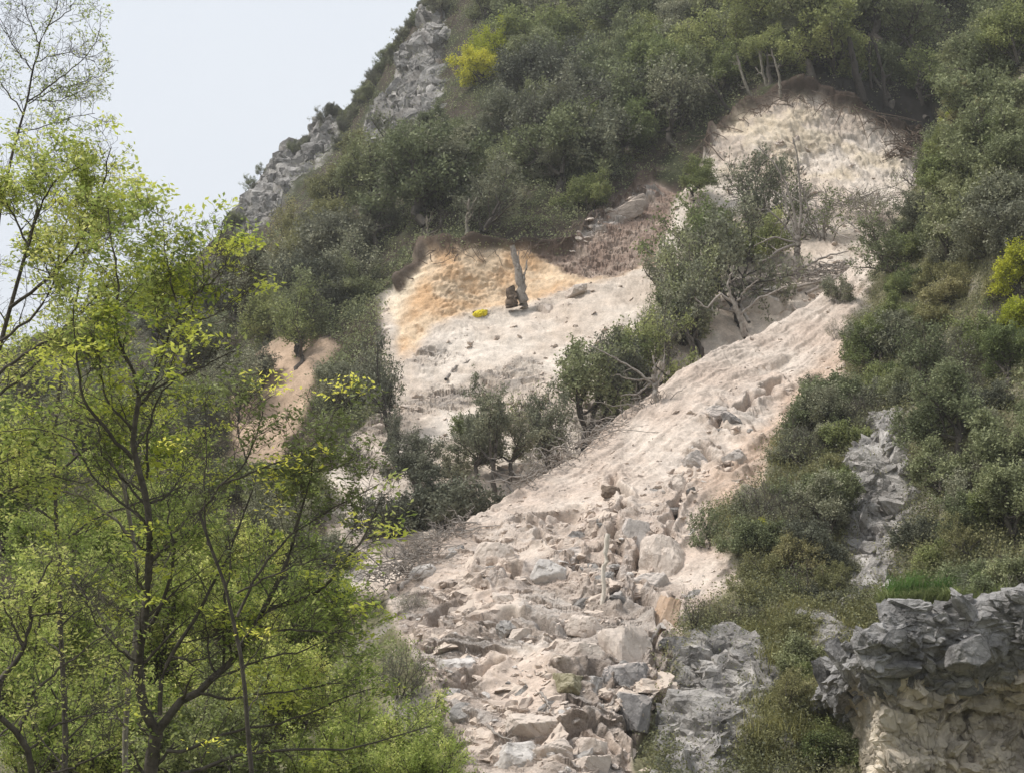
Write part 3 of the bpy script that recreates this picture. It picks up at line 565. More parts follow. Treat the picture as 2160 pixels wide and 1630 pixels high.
def plant(kind, mat, u, v, wpx, label=None, name=None, group=None, rz=None, sheet=None, wood='bark', D=None, sink=.15, hs=1.0, tilt=(0, 0), var=None):
    """a plant whose foot is at pixel (u, v) and whose crown is about wpx pixels wide in the 2160 px photograph"""
    if D is None: p, D = (on(sheet, u, v) if sheet else free(u, v))
    else: p = px(u, v, D)
    wm, cm, info = PROTO[kind][prng.randrange(len(PROTO[kind])) if var is None else var]
    s = wpx*D/F/info['w']
    noun, sh = SHAPE[kind]
    r = empty(name or noun, (p[0], p[1], p[2]-sink*s), prng.random()*6.283 if rz is None else rz, (s, s, s*hs))
    r.rotation_euler[0], r.rotation_euler[1] = (prng.gauss(0, .07), prng.gauss(0, .07)) if tilt == (0, 0) else tilt
    t = bpy.data.objects.new('trunk' if noun == 'tree' else 'stems', wm); c = bpy.data.objects.new('crown', cm)
    for o, m in ((t, M[wood]), (c, M[mat])):
        ROOT.objects.link(o); o.parent = r; o.material_slots[0].link = 'OBJECT'; o.material_slots[0].material = m
    tag(r, label, noun, group)
    if label is None:
        top = v-info['h']*.6*s*hs/D*F
        pending.append((r, u, top, sh+' '+LOOK[mat], noun))
    return r

b2 = lambda U, V: poly_mask(BARE2, U, V, 6)
OUT2 = [[(1862, 960), (1880, 905), (1925, 930), (1928, 1040), (1905, 1120), (1900, 1200), (1885, 1310), (1812, 1320), (1790, 1230), (1795, 1170), (1830, 1060)], [(1420, 1400), (1550, 1365), (1610, 1425), (1590, 1520), (1550, 1640), (1430, 1700), (1410, 1500)], [(1700, 1380), (1750, 1350), (1790, 1400), (1720, 1470)]]
def veg2(U, V):
    o = 0
    for q in OUT2: o = np.maximum(o, poly_mask(q, U, V, 8))
    return (1-b2(U, V))*(1-.95*o)*(.35+.65*(vnoise(np.stack([U/50, V/50, U*0], -1), 12) > -.35))
# ------------------------------------------------------------------ forest on the upper hillside, each tree a thing
G1 = "trees of the forest above the landslide"
# (kind, leaves, foot u, foot v, crown width px)
hand = [
 ('round', 'bloom', 1016, 205, 95, "narrow yellow-green tree high on the wooded slope, lower of the bright pair"),
 ('round', 'bloom', 1062, 160, 105, "bright yellow-green tree high on the dark slope near the skyline crag"),
 ('bush', 'oak', 990, 300, 110, 'rounded dark shrub directly below the bright yellow-green pair'), ('round', 'grey', 1080, 290, 120, 'grey-green tree below and right of the bright yellow-green pair'),
 ('slim', 'grey', 1182, 400, 72, "grey-leaved tree with one long pale bare stem above the brown bank"),
 ('round', 'tan', 690, 600, 170, "broad tan-green crown left of centre behind the foreground tree"),
 ('slim', 'grey', 745, 385, 48, "small tree with a pale trunk below the grey crag"),
 ('bush', 'mid', 1240, 430, 120, "light green bush right of the pale-stemmed tree"),
 ('open', 'fresh', 690, 400, 40, "tiny yellow-green tree below the lower skyline crag"),
 ('bush', 'bloom', 2022, 238, 85, "bush topped with yellow blossom at the upper right rim"),
 ('bush', 'fresh', 500, 525, 60, "small yellow-green bush at the foot of the skyline"),
]
for k, m, u, v, w, lab in hand: plant(k, m, u, v, w, lab, group=G1, wood='palebark' if 'pale' in lab else 'bark')
for k, m, u, v, w in [('stand', 'oak', 1700, 175, 250), ('stand', 'oak', 1850, 120, 240), ('stand', 'mid', 1620, 165, 210), ('stand', 'oak', 1930, 190, 200), ('stand', 'mid', 1520, 200, 170), ('stand', 'oak', 1470, 260, 150)]: plant(k, m, u, v, w, group=G1, sheet=hill)
pl = []
for u in range(478, 905, 9):
    if u > 705 or prng.random() < .45: plant(prng.choice(['bush', 'tuft', 'round', 'open']), prng.choice(['oak', 'dull', 'grey']), u+prng.uniform(-4, 4), float(np.interp(u, [c[0] for c in SKY], [c[1] for c in SKY]))+prng.uniform(6, 34), prng.uniform(26, 46), group=G1, sheet=hill)
def okf(u, v):
    if 1030 < u < 1140 and 440 < v: return False
    if v < np.interp(u, [c[0] for c in SKY], [c[1] for c in SKY])+4: return False
    one = lambda poly: float(poly_mask(poly, np.array([u*1.0]), np.array([v*1.0]), 2.0)[0]) > .5
    if one(ROCKA) or one(ROCKB): return prng.random() < .10
    for dv in (30, 40, 40):
        v -= dv
        if one(ROCKA) or one(ROCKB): return prng.random() < .10
        for du in (-38, 38):
            if float(poly_mask(ROCKA, np.array([u+du]), np.array([v*1.0]), 2.0)[0]) > .5: return prng.random() < .15
    return True
# jittered rows up the slope, nearest rows first; feet above the scarp rim
rim = lambda u: np.interp(u, [330, 500, 700, 790, 815, 890, 1200, 1240, 1300, 1380, 1440, 1490, 1560, 1640, 1720, 1850, 1950, 2100, 2250], [760, 760, 735, 690, 590, 512, 500, 440, 398, 325, 305, 285, 232, 195, 190, 235, 260, 60, 20])
cnt = 0
v = -60.0
while v < 770:
    step = 29+.045*(v+60); wd = 88+.13*(v+60)
    u = 300.0+prng.random()*40
    while u < 2230:
        uu = u+prng.uniform(-.3, .3)*wd*.6; vv = v+prng.uniform(-.5, .5)*step*1.2
        if vv < rim(uu)-4 and okf(uu, vv) and not (945 < uu < 1115 and 95 < vv < 345):
            sk = vv-np.interp(uu, [c[0] for c in SKY], [c[1] for c in SKY])
            w = wd*prng.uniform(.85, 1.5)
            w = min(w, max(sk, 0)*.42+20)
            dark = uu > 1750 and vv > 60 and vv < 200
            if not dark or prng.random() < .35:
                kind = prng.choice(['round', 'round', 'round', 'open', 'bush', 'lean', 'slim']) if sk > 70 else prng.choice(['bush', 'bush', 'tuft', 'round', 'slim'])
                near = rim(uu)-vv < 40 and uu > 830
                if near and kind == 'bush': kind = 'open'
                mt = prng.choice(['oak', 'oak', 'oak', 'grey', 'grey', 'mid', 'dull', 'oak']) if uu < 1300 else prng.choice(['oak', 'mid', 'oak', 'mid', 'grey'])
                if 560 < uu < 760 and 430 < vv < 600: mt = prng.choice(['tan', 'oak', 'tan'])
                if sk < 70: mt = prng.choice(['oak', 'grey', 'dull'])
                if kind == 'slim': w *= .5
                if 920 < uu < 1140 and 300 < vv < 430: w = min(w, 100); kind = 'round'
                plant(kind, mt, uu, vv, w, group=G1, sheet=hill); cnt += 1
        sk_ = v-np.interp(u, [c[0] for c in SKY], [c[1] for c in SKY]); u += wd*.66*(.32 if 0 < sk_ < 60 else .5 if sk_ < 130 and sk_ > 0 else 1)
    v += step
print("forest", cnt)

# lower left wooded part of the hillside, seen between the foreground branches
G2 = "trees on the lower left hillside"
for (k, m, u, v, w) in [('round', 'mid', 560, 730, 130), ('open', 'oak', 655, 765, 175), ('open', 'mid', 640, 790, 150), ('lean', 'oak', 735, 680, 110), ('round', 'grey', 500, 850, 120), ('open', 'grey', 490, 885, 130), ('open', 'dull', 555, 830, 85),
                        ('round', 'grey', 700, 870, 120), ('bush', 'grey', 745, 850, 120), ('round', 'oak', 400, 760, 120), ('round', 'dull', 330, 720, 110), ('bush', 'grey', 250, 760, 100), ('round', 'grey', 180, 790, 110), ('round', 'grey', 60, 850, 120), ('open', 'dull', 420, 960, 130),
                        ('round', 'mid', 300, 960, 150), ('bush', 'oak', 500, 1040, 140), ('round', 'mid', 160, 1010, 160), ('bush', 'mid', 0, 1040, 170), ('round', 'mid', 640, 1100, 150), ('bush', 'grey', 400, 1160, 160), ('round', 'oak', 220, 1200, 170), ('round', 'mid', 60, 1250, 180), ('bush', 'mid', 560, 1230, 170), ('bush', 'grey', 700, 1200, 130),
                        ('round', 'dull', 745, 590, 90), ('open', 'dull', 715, 700, 100)]:
    plant(k, m, u, v, w, group=G2, sheet=hill)

# ------------------------------------------------------------------ trees standing in the slide and in the gully
G3 = "trees left standing in the landslide"
for (k, m, u, v, w) in [('stand', 'grey', 1045, 1045, 120), ('open', 'grey', 1135, 1005, 115), ('stand', 'dull', 1268, 925, 130), ('open', 'mid', 1352, 862, 130), ('open', 'grey', 1445, 772, 140), ('wispy', 'grey', 1165, 985, 120), ('open', 'oak', 1490, 742, 150), ('wispy', 'dull', 760, 1000, 100), ('tuft', 'grey', 965, 1000, 90), ('wispy', 'mid', 1100, 900, 110), ('open', 'grey', 1580, 520, 130), ('wispy', 'grey', 1640, 470, 150), ('open', 'grey', 1410, 800, 110)]:
    plant(k, m, u, v, w*1.25, group=G3, sheet=hill, hs=1.3)
for (k, m, u, v, w, lab, nm, sh, hs, wd) in [
 ('open', 'dull', 815, 950, 145, "tall dark tree with a bare trunk left of the slide, branches over the sand", 'tree', hill, 1.6, 'darkbark'),
 ('open', 'dull', 838, 1000, 90, "thin dark tree just right of the tall one at the left side of the slide", 'tree', hill, 1.5, 'darkbark'),
 ('round', 'dull', 872, 1050, 120, "dense charcoal-green bushy tree at the lower left foot of the slide", 'tree', hill, .95, 'darkbark'),
 ('bush', 'dull', 930, 1120, 225, "widest dusky dark bush on the lower left edge of the slide", 'bush', hill, 1.0, 'darkbark'),
 ('bush', 'dull', 830, 1120, 150, "dusky bush left of the widest dark bush beside the slide", 'bush', hill, 1.0, 'darkbark'),
 ('stand', 'grey', 1000, 1030, 130, "small grey-green tree between the dark bush and the large oak in the slide", 'tree', hill, 1.0, 'bark'),
 ('stand', 'grey', 1080, 1020, 130, "sparse grey tree with thin stems left of the large oak in the slide", 'tree', hill, 1.0, 'bark'),
 ('tuft', 'mid', 985, 930, 90, "loose light green crown in front of the pale slide, left of the oak", 'bush', hill, 1.2, 'bark'),
 ('stand', 'oak', 1210, 962, 235, "large dark oak with a leaning forked trunk standing on the slide crest", 'tree', hill, 1.05, 'darkbark'),
 ('wispy', 'grey', 1265, 935, 110, "twiggy half-bare shrub just right of the large oak", 'bush', hill, 1.3, 'dead'),
 ('stand', 'mid', 1315, 870, 150, "light leafy tree between the large oak and the splintered stump", 'tree', hill, 1.1, 'bark'),
 ('wispy', 'mid', 1385, 840, 160, "thin green tree with pale broken stems on the slide crest", 'tree', hill, 1.4, 'dead'),
 ('bush', 'oak', 1440, 720, 170, "dark olive bush on the gully side below the upper white scarp", 'bush', hill, 1.1, 'bark'),
 ('open', 'grey', 1565, 700, 210, "broad dark tree in the gully left of the dead branches", 'tree', hill, 1.2, 'darkbark'),
 ('open', 'grey', 1425, 660, 170, "mid-green tree halfway up the gully's left side", 'tree', hill, 1.15, 'bark'),
 ('open', 'mid', 1490, 610, 200, "pale green tree filling the gully top left of the pollard", 'tree', hill, 1.1, 'bark'),
 ('bush', 'mid', 1575, 560, 160, "green bush directly below the upper white scarp", 'bush', hill, 1.0, 'bark'),
 ('bush', 'oak', 1500, 480, 110, "dark bush at the left foot of the upper white scarp", 'bush', hill, .9, 'bark'),
 ('slim', 'mid', 1462, 420, 62, "short light green tree on the rim between the two scarps", 'tree', hill, .8, 'bark'),
 ('wispy', 'mid', 1740, 505, 190, "wide tangled shrub under the right end of the white scarp", 'bush', hill, 1.0, 'dead'),
 ('wispy', 'grey', 1830, 470, 130, "grey twiggy shrub at the top of the smooth sand slope", 'bush', hill, 1.0, 'dead'),
 ('tuft', 'grey', 1770, 640, 80, "small dark shrub on the upper edge of the smooth sand slope", 'bush', scree, 1.3, 'dead'),
 ('wispy', 'grey', 1765, 720, 50, "little dead-looking shrub alone on the upper sand slope", 'bush', scree, 1.4, 'dead'),
 ('tuft', 'oak', 1495, 1160, 90, "isolated upright dark shrub on the right part of the bare slope", 'bush', scree, 1.8, 'bark'),
 ('wispy', 'grey', 1455, 1370, 60, "bare little sapling with dark roots beside the orange block", 'bush', scree, 2.2, 'darkbark'),
 ('bush', 'fresh', 1600, 1190, 68, "small yellow-green bush beside the bare slope", 'bush', scree, 1.3, 'bark'),
 ('tuft', 'mid', 870, 1560, 120, "dusty green shrub at the lower left edge of the rubble", 'bush', scree, 1.0, 'bark'),
 ('wispy', 'grey', 850, 1470, 130, "grey twiggy shrub on the left margin of the rubble", 'bush', scree, 1.2, 'bark'),
 ('wispy', 'grey', 940, 1600, 110, "half-bare shrub at the bottom left corner of the rubble", 'bush', scree, 1.0, 'bark'),
 ('wispy', 'grey', 870, 1290, 100, "dry grey brush above the left rubble margin", 'bush', scree, .8, 'dead'),
]:
    plant(k, m, u, v, w, lab, nm, G3, sheet=sh, hs=hs, wood=wd)

# ------------------------------------------------------------------ shrubs of the right-hand rib and below it
G4 = "shrubs and small trees on the right-hand slope"
right = [
 ('round', 'oak', 2050, 330, 190), ('round', 'oak', 2130, 420, 200), ('round', 'mid', 2040, 470, 150), ('round', 'oak', 2080, 520, 190), ('round', 'grey', 2150, 560, 180), ('open', 'oak', 2020, 570, 170),
 ('round', 'oak', 2080, 190, 150), ('round', 'mid', 2140, 150, 150), ('round', 'oak', 2050, 120, 150), ('round', 'oak', 2130, 70, 160), ('round', 'mid', 2170, 20, 160), ('bush', 'mid', 2000, 290, 60),
 ('bush', 'oak', 1990, 260, 110), ('bush', 'mid', 2060, 270, 120), ('bush', 'oak', 2130, 230, 120), ('bush', 'mid', 2020, 330, 90), ('bush', 'grey', 2060, 350, 120), ('bush', 'oak', 2140, 340, 130),
 ('bush', 'mid', 2000, 410, 105), ('bush', 'oak', 2050, 440, 130), ('round', 'oak', 2140, 460, 150), ('bush', 'grey', 1960, 480, 110), ('bush', 'oak', 1990, 520, 140), ('bush', 'grey', 2090, 550, 140), ('round', 'dull', 2160, 590, 150),
 ('bush', 'mid', 1920, 560, 110), ('bush', 'tan', 1970, 600, 110), ('bush', 'mid', 1910, 620, 85), ('bush', 'tan', 2030, 640, 120), ('round', 'mid', 1900, 700, 100), ('bush', 'tan', 1970, 700, 115), ('bush', 'grey', 2050, 730, 120),
 ('round', 'mid', 1855, 760, 110), ('bush', 'mid', 1870, 810, 105), ('wispy', 'grey', 1960, 800, 140), ('wispy', 'grey', 2030, 850, 150), ('tuft', 'grey', 1900, 860, 110), ('bush', 'grey', 1820, 880, 100),
 ('round', 'fresh', 2150, 790, 150), ('round', 'fresh', 2165, 660, 130), ('round', 'mid', 2140, 880, 130), ('round', 'oak', 2030, 990, 170), ('round', 'oak', 2120, 1040, 180), ('round', 'oak', 2010, 1090, 150), ('round', 'oak', 2140, 1160, 170), ('bush', 'oak', 2060, 1140, 130),
 ('round', 'oak', 1720, 980, 130), ('bush', 'grey', 1680, 1010, 115), ('round', 'grey', 1770, 960, 125), ('bush', 'mid', 1800, 1010, 115), ('bush', 'oak', 1700, 1090, 120), ('bush', 'mid', 1790, 1080, 100), ('round', 'oak', 1750, 1160, 130),
 ('bush', 'grey', 1640, 1120, 100), ('round', 'dull', 1700, 1240, 125), ('bush', 'grey', 1780, 1240, 110), ('tuft', 'tan', 1620, 1250, 110), ('tuft', 'tan', 1580, 1300, 100), ('bush', 'dull', 1730, 1310, 120), ('tuft', 'grey', 1790, 1320, 100),
 ('tuft', 'tan', 1680, 1560, 120), ('bush', 'mid', 1820, 1460, 110), ('bush', 'oak', 1830, 1540, 110), ('bush', 'mid', 1760, 1560, 130), ('bush', 'oak', 1830, 1640, 130),
 ('bush', 'mid', 1740, 1650, 140), ('tuft', 'tan', 1620, 1620, 120), ('wispy', 'tan', 1500, 1330, 90), ('tuft', 'grey', 1560, 1130, 80), ('wispy', 'grey', 1600, 1100, 100), ('tuft', 'grey', 1420, 1660, 90),
 ('tuft', 'grey', 1720, 830, 70), ('wispy', 'grey', 1840, 940, 110), ('bush', 'grey', 1950, 900, 110), ('bush', 'dull', 2090, 920, 110)]
for (k, m, u, v, w) in right: plant(k, m, u, v, w, group=G4, sheet=scree)
vfill = 330.0
while vfill < 1640:
    uf = 1560.0+prng.random()*60
    while uf < 2190:
        a_, b_ = uf+prng.uniform(-30, 30), vfill+prng.uniform(-25, 25)
        if not (b_ > 1330 and a_ < 1760 and prng.random() < .6) and float(veg2(np.array([a_]), np.array([b_]))[0]) > .3 and float(veg2(np.array([a_]), np.array([b_-45.]))[0]) > .3 and float(veg2(np.array([a_-38.]), np.array([b_-20.]))[0]) > .25 and b_ > np.interp(a_, [c[0] for c in CREST2], [c[1] for c in CREST2])+15 and not (b_ > 1240 and a_ > 1830) and prng.random() < .8:
            k_ = prng.choice(['bush', 'round', 'tuft', 'bush', 'wispy', 'open']); plant(k_, prng.choice(['oak', 'grey', 'mid', 'oak', 'dull', 'tan'] if b_ < 1250 else ['tan', 'mid', 'grey', 'oak']), a_, b_, prng.uniform(70, 150), group=G4, sheet=scree)
        uf += 84
    vfill += 62
plant('round', 'mid', 1860, 790, 110, "dark green juniper bush beside the sand", 'bush', G4, sheet=scree)
for (k, m, u, v, D, w) in [('bush', 'mid', 2080, 1290, 51, 150), ('tuft', 'grey', 1990, 1285, 52, 120), ('bush', 'grey', 2150, 1280, 52, 150), ('wispy', 'grey', 2120, 1300, 49.5, 120), ('bush', 'oak', 2040, 1270, 54, 150), ('bush', 'oak', 2085, 1300, 49.2, 150), ('bush', 'mid', 1985, 1290, 49.5, 90), ('tuft', 'tan', 1880, 1300, 50, 80), ('wispy', 'dull', 2150, 1310, 48, 150), ('tuft', 'oak', 1950, 1300, 49, 80), ('tuft', 'mid', 1900, 1275, 52, 70), ('bush', 'oak', 2160, 1235, 50, 160)]:
    plant(k, m, u, v, w, group="plants on the cliff top", D=D)
finish_labels()
# ------------------------------------------------------------------ rocks
def ico(sub):
    t = (1+5**.5)/2
    v = [(-1, t, 0), (1, t, 0), (-1, -t, 0), (1, -t, 0), (0, -1, t), (0, 1, t), (0, -1, -t), (0, 1, -t), (t, 0, -1), (t, 0, 1), (-t, 0, -1), (-t, 0, 1)]
    f = [(0, 11, 5), (0, 5, 1), (0, 1, 7), (0, 7, 10), (0, 10, 11), (1, 5, 9), (5, 11, 4), (11, 10, 2), (10, 7, 6), (7, 1, 8), (3, 9, 4), (3, 4, 2), (3, 2, 6), (3, 6, 8), (3, 8, 9), (4, 9, 5), (2, 4, 11), (6, 2, 10), (8, 6, 7), (9, 8, 1)]
    v = [Vector(x).normalized() for x in v]
    for _ in range(sub):
        c = {}; nf = []
        def mid(a, b):
            k = (min(a, b), max(a, b))
            if k not in c: v.append((v[a]+v[b]).normalized()); c[k] = len(v)-1
            return c[k]
        for a, b, d in f:
            x, y, z = mid(a, b), mid(b, d), mid(d, a); nf += [(a, x, z), (b, y, x), (d, z, y), (x, y, z)]
        f = nf
    return np.array([tuple(x) for x in v]), np.array(f)
ICO = {k: ico(k) for k in (1, 2, 4)}
def rock_shape(seed, sub, planes=11, rough=.05, flatness=.6):
    r = np.random.default_rng(seed); d, f = ICO[sub]
    n = unit(r.normal(size=(planes, 3))); off = .62+.4*r.random(planes)
    n = np.concatenate([n, [[0, 0, 1.], [0, 0, -1.]]]); off = np.concatenate([off, [flatness, flatness]])
    q = d@n.T; t = np.where(q > .05, off/np.maximum(q, .05), 9).min(1); t = np.minimum(t, 1.25)
    v = d*t[:, None]
    if sub > 2:
        v = v*(1+rough*fbm(v*2.2+seed, 5, seed)[:, None]*2); a, e, _ = facets(v[:, 0]*2.5+v[:, 2], v[:, 1]*2.5+v[:, 2]*3, seed); v = v*(1+.07*a[:, None])
    else: v = v*(1+.08*r.normal(size=(len(v), 1)))
    return v, f
def rot(rng, tx=.35):
    a = rng.random()*6.283; cx, sx = math.cos(a), math.sin(a); t1, t2 = rng.normal(0, tx, 2)
    Rz = np.array([[cx, -sx, 0], [sx, cx, 0], [0, 0, 1]]); Rx = np.array([[1, 0, 0], [0, math.cos(t1), -math.sin(t1)], [0, math.sin(t1), math.cos(t1)]]); Ry = np.array([[math.cos(t2), 0, math.sin(t2)], [0, 1, 0], [-math.sin(t2), 0, math.cos(t2)]])
    return Rx@Ry@Rz
def hulls(n, seed, pts=20):
    out = []; r = np.random.default_rng(seed)
    for _ in range(n):
        d = r.normal(size=(pts, 3)); d = d/((np.abs(d)**5).sum(1, keepdims=True)**.2)*(.72+.28*r.random((pts, 1)))
        bm = bmesh.new()
        for p in d: bm.verts.new(p)
        bmesh.ops.convex_hull(bm, input=bm.verts); bmesh.ops.delete(bm, geom=[v for v in bm.verts if not v.link_faces], context='VERTS'); bmesh.ops.triangulate(bm, faces=bm.faces)
        bm.verts.index_update(); out.append((np.array([tuple(v.co) for v in bm.verts]), np.array([[v.index for v in f.verts] for f in bm.faces]))); bm.free()
    return out
HULL = hulls(28, 42)
def rough_hull(h, seed, lev=2):
    """the same block with its faces chipped and weathered"""
    v, f = h; v = list(map(tuple, v)); f = [tuple(x) for x in f]
    for _ in range(lev):
        c = {}; nf = []
        def mid(a, b):
            k = (min(a, b), max(a, b))
            if k not in c: v.append(tuple((np.array(v[a])+np.array(v[b]))/2)); c[k] = len(v)-1
            return c[k]
        for a, b, d in f:
            x, y, z = mid(a, b), mid(b, d), mid(d, a); nf += [(a, x, z), (b, y, x), (d, z, y), (x, y, z)]
        f = nf
    v = np.array(v); a_, e_, _ = facets(v[:, 0]*2.2+v[:, 2]*.7, v[:, 1]*2.2+v[:, 2]*1.3, seed, .9, 0)
    n = unit(v); v = v*(1+.10*a_[:, None]+.12*fbm(v*2.0+seed, 4, seed)[:, None])+.035*np.random.default_rng(seed).normal(size=v.shape)
    v[:, 2] += .06*np.round(fbm(v*1.3+seed, 3, seed+9)*4)/1.5
    return v, np.array(f)
HULLD = [rough_hull(h, 800+i) for i, h in enumerate(HULL)]
def blocks(name, label, P, Nn, smin, smax, power, flat, mats, seed, wn=.7, wu=.3, jit=.25, embed=.3, strike=None, kind='stuff', elong=.6, big=.8):
    """angular blocks of bedrock set in a surface, bedding roughly parallel"""
    r = np.random.default_rng(seed); vs, fs, cs, c = [], [], [], 0
    for p, n_ in zip(P, Nn):
        s = smin+(smax-smin)*r.random()**power; v, f = (HULLD if s > big else HULL)[r.integers(len(HULL))]
        z = unit(n_*wn+np.array([0, 0, wu])+r.normal(size=3)*jit); a = (np.array(strike)+r.normal(size=3)*.35) if strike is not None else r.normal(size=3); x = unit(a-(a@z)*z); y = np.cross(z, x)
        q = (v*np.array([1, elong*(.6+.7*r.random()), flat*(.6+.9*r.random())])*s*.5)@np.stack([x, y, z])
        vs.append(q+p-n_*embed*s*flat*.5); fs.append(f+c); cs.append(np.full(len(v), r.random())); c += len(v)
    o = mesh_np(name, np.concatenate(vs), np.concatenate(fs), M[mats], fattr={'rnd': np.concatenate(cs)}); tag(o, label, kind=kind); return o
GB = "large blocks lying on the landslide"
def boulder(u, v, w, h, mat, label, seed, tiltx=0, tiltz=0, planes=11, rough=.05, sheet=None, D=None, deep=.8, fl=.6, up=0.0, name='boulder', group=GB):
    if D is None: p, D = (on(sheet, u, v) if sheet else free(u, v))
    else: p = px(u, v, D)
    vv, f = rock_shape(seed, 4, planes, rough, fl)
    W_, H_ = w*D/F/2, h*D/F/2
    ext = np.abs(vv).max(0); vv = vv/ext*np.array([W_, W_*deep, H_])
    o = mesh_np(name, vv, f, M[mat], smooth=False); o.location = (p[0], p[1]+W_*deep*.1, p[2]+(up-.15)*H_); o.rotation_euler = (tiltx, math.radians(tiltz), 0)
    tag(o, label, 'rock' if name != 'boulder' else 'boulder', group); return o
for i, b in enumerate([
 (1225, 1380, 125, 62, 'rock', "broad flat slab with a dark shaded underside near the centre bottom", .05, 4, 7), (1320, 1388, 125, 150, 'rock', "tall pale block with a smooth orange-pink face, largest in the slide", -.1, -12, 8),
 (1325, 1432, 110, 62, 'darkrock', "dark undercut block directly beneath the tall pale block", 0, -6, 8), (1335, 1500, 90, 80, 'darkrock', "bluish grey block in the hollow under the tall pale block", .1, 10, 9),
 (1198, 1440, 74, 46, 'moss', "mossy brown lump below the broad flat slab", 0, 8, 14), (1085, 1590, 110, 76, 'paler', "pale rounded boulder at the bottom edge of the rubble", 0, -6, 30),
 (1155, 1580, 110, 56, 'rock', "angular slab leaning on the pale rounded boulder", 0, -22, 8), (1130, 1525, 140, 66, 'rock', "flat-topped pinkish block above the pale rounded boulder", 0, 2, 9),
 (1045, 1172, 100, 70, 'rock', "overhanging pale block in the upper left of the rubble", 0, 6, 8), (1195, 1165, 120, 60, 'greyrock', "dark-speckled grey boulder right of the overhanging pale block", 0, -10, 14),
 (1150, 1210, 90, 60, 'paler', "cracked whitish block just below the speckled grey boulder", 0, 10, 9), (1400, 1185, 110, 130, 'rock', "big pinkish block right of the thin pale pole", 0, 6, 10),
 (1335, 1140, 66, 100, 'greyrock', "narrow grey block beside the thin pale pole", 0, 8, 9), (1380, 1225, 90, 60, 'greyrock', "dark grey lump at the foot of the big pinkish block", 0, 0, 14),
 (1405, 1310, 62, 90, 'orangerock', "smooth orange slab standing right of the tall pale block", 0, 20, 6), (1548, 990, 56, 44, 'greyrock', "small grey wedge on the smooth orange sand", 0, -28, 8),
 (1540, 905, 56, 24, 'darkrock', "dark curved rock above the smooth orange sand", 0, 30, 12), (1562, 922, 34, 24, 'darkrock', "little dark rock at the tail of the curved one", 0, 10, 12),
 (1500, 880, 70, 36, 'greyrock', "grey rock half buried left of the dark curved rock", 0, -20, 12), (1620, 640, 130, 74, 'paler', "white rock slab under the dead branches", 0, -38, 8),
 (885, 1203, 72, 30, 'paler', "whitish rock at the head of the fallen log, upper left rubble edge", 0, -16, 8), (960, 1405, 120, 44, 'paler', "long whitish slab on the lower left of the rubble", 0, -8, 8),
 (975, 1455, 96, 40, 'darkrock', "dark hollowed rock below the long whitish slab", 0, -20, 12), (1290, 1055, 48, 30, 'brownwood', "dark brown root clod near the top of the rubble", 0, 10, 20),
 (1230, 1330, 80, 50, 'rock', "pink block above the broad flat slab", 0, 12, 9), (1100, 1340, 90, 34, 'rock', "thin slab above the grey sand pool", 0, -6, 8), (1000, 1325, 90, 34, 'rock', "flat slab left of the thin slab, mid rubble", 0, -10, 8),
 (1250, 1560, 80, 50, 'rock', "squat block right of the flat-topped pinkish block", 0, 10, 9), (1240, 1605, 110, 50, 'rock', "low pinkish block on the bottom edge", 0, -8, 9), (1060, 1265, 60, 30, 'rock', "small slab above the upper sand pool", 0, 6, 8),
 (1430, 1040, 70, 60, 'rock', "pale block at the upper right of the rubble", 0, -20, 9), (1470, 985, 60, 40, 'greyrock', "grey-veined block left of the orange sand", 0, -30, 10), (1410, 1110, 56, 46, 'rock', "small block above the big pinkish block", 0, 0, 9),
 (1215, 622, 56, 22, 'rock', "grey rock cluster on the sand right of the leaning log", 0, -20, 14), (1150, 655, 40, 28, 'rock', "small pinkish rock below the leaning log", 0, 0, 9)]):
    u, v, w, h, m, lab, tx, tz, pn = b; boulder(u, v, w, h, m, lab, 300+i, tx, tz, pn, rough=.02 if pn < 10 else .09)
boulder(2040, 1375, 105, 62, 'cliffgrey', "dark wedge-shaped boulder lodged in the cliff overhang", 401, .1, -24, 8, D=46.6, group=None)
boulder(1300, 447, 160, 40, 'bed', "pale flat slab in the dark brown bank", 403, .3, -33, 8, sheet=hill, group=None, deep=.22, up=-.3)

rng = np.random.default_rng(77)
def sheet_samples(sh, n, box=None, maskfn=None, back=0):
    """random surface points of a sheet, about even over the picture"""
    u0, u1, v0, v1 = box; U = rng.uniform(u0, u1, n*3); V = rng.uniform(v0, v1, n*3)
    i = np.clip(np.searchsorted(sh.cols, U), 0, len(sh.cols)-1); fr = (V-sh.cv[i])/(sh.vbot-sh.cv[i]); ok = (fr > 0) & (fr < 1)
    j = np.clip(np.searchsorted(sh.rf, fr), 0, len(sh.rf)-1)
    if maskfn is not None: ok &= rng.random(len(U)) < maskfn(U, V)
    U, V, i, j = U[ok][:n], V[ok][:n], i[ok][:n], j[ok][:n]
    return sh.P[j, i], sh.n[j, i], U, V
def rubble(name, label, sh, n, box, maskfn, smin, smax, mat, seed, flat=.5, power=2.6):
    P, Nn, U, V = sheet_samples(sh, n, box, maskfn); shapes = [rock_shape(seed+k, 2, 9, fl) for k, fl in enumerate([.5, .6, .45, .7, .5, .55, .6, .5])]; small = [rock_shape(seed+k, 1, 8) for k in range(8)]
    vs, fs, c = [], [], 0
    for p in P:
        s = smin+(smax-smin)*rng.random()**power; v, f = (shapes if s > .28 else small)[rng.integers(8)]
        v = (v*np.array([1, .6+.5*rng.random(), flat*(.6+.8*rng.random())]))@rot(rng, .4).T*s*.5
        vs.append(v+p+np.array([0, 0, -.10*s])); fs.append(f+c); c += len(v)
    o = mesh_np(name, np.concatenate(vs), np.concatenate(fs), M[mat]); tag(o, label, kind='stuff'); return o
RG = [p for p in ROUGHP]
b2 = lambda U, V: poly_mask(BARE2, U, V, 6)
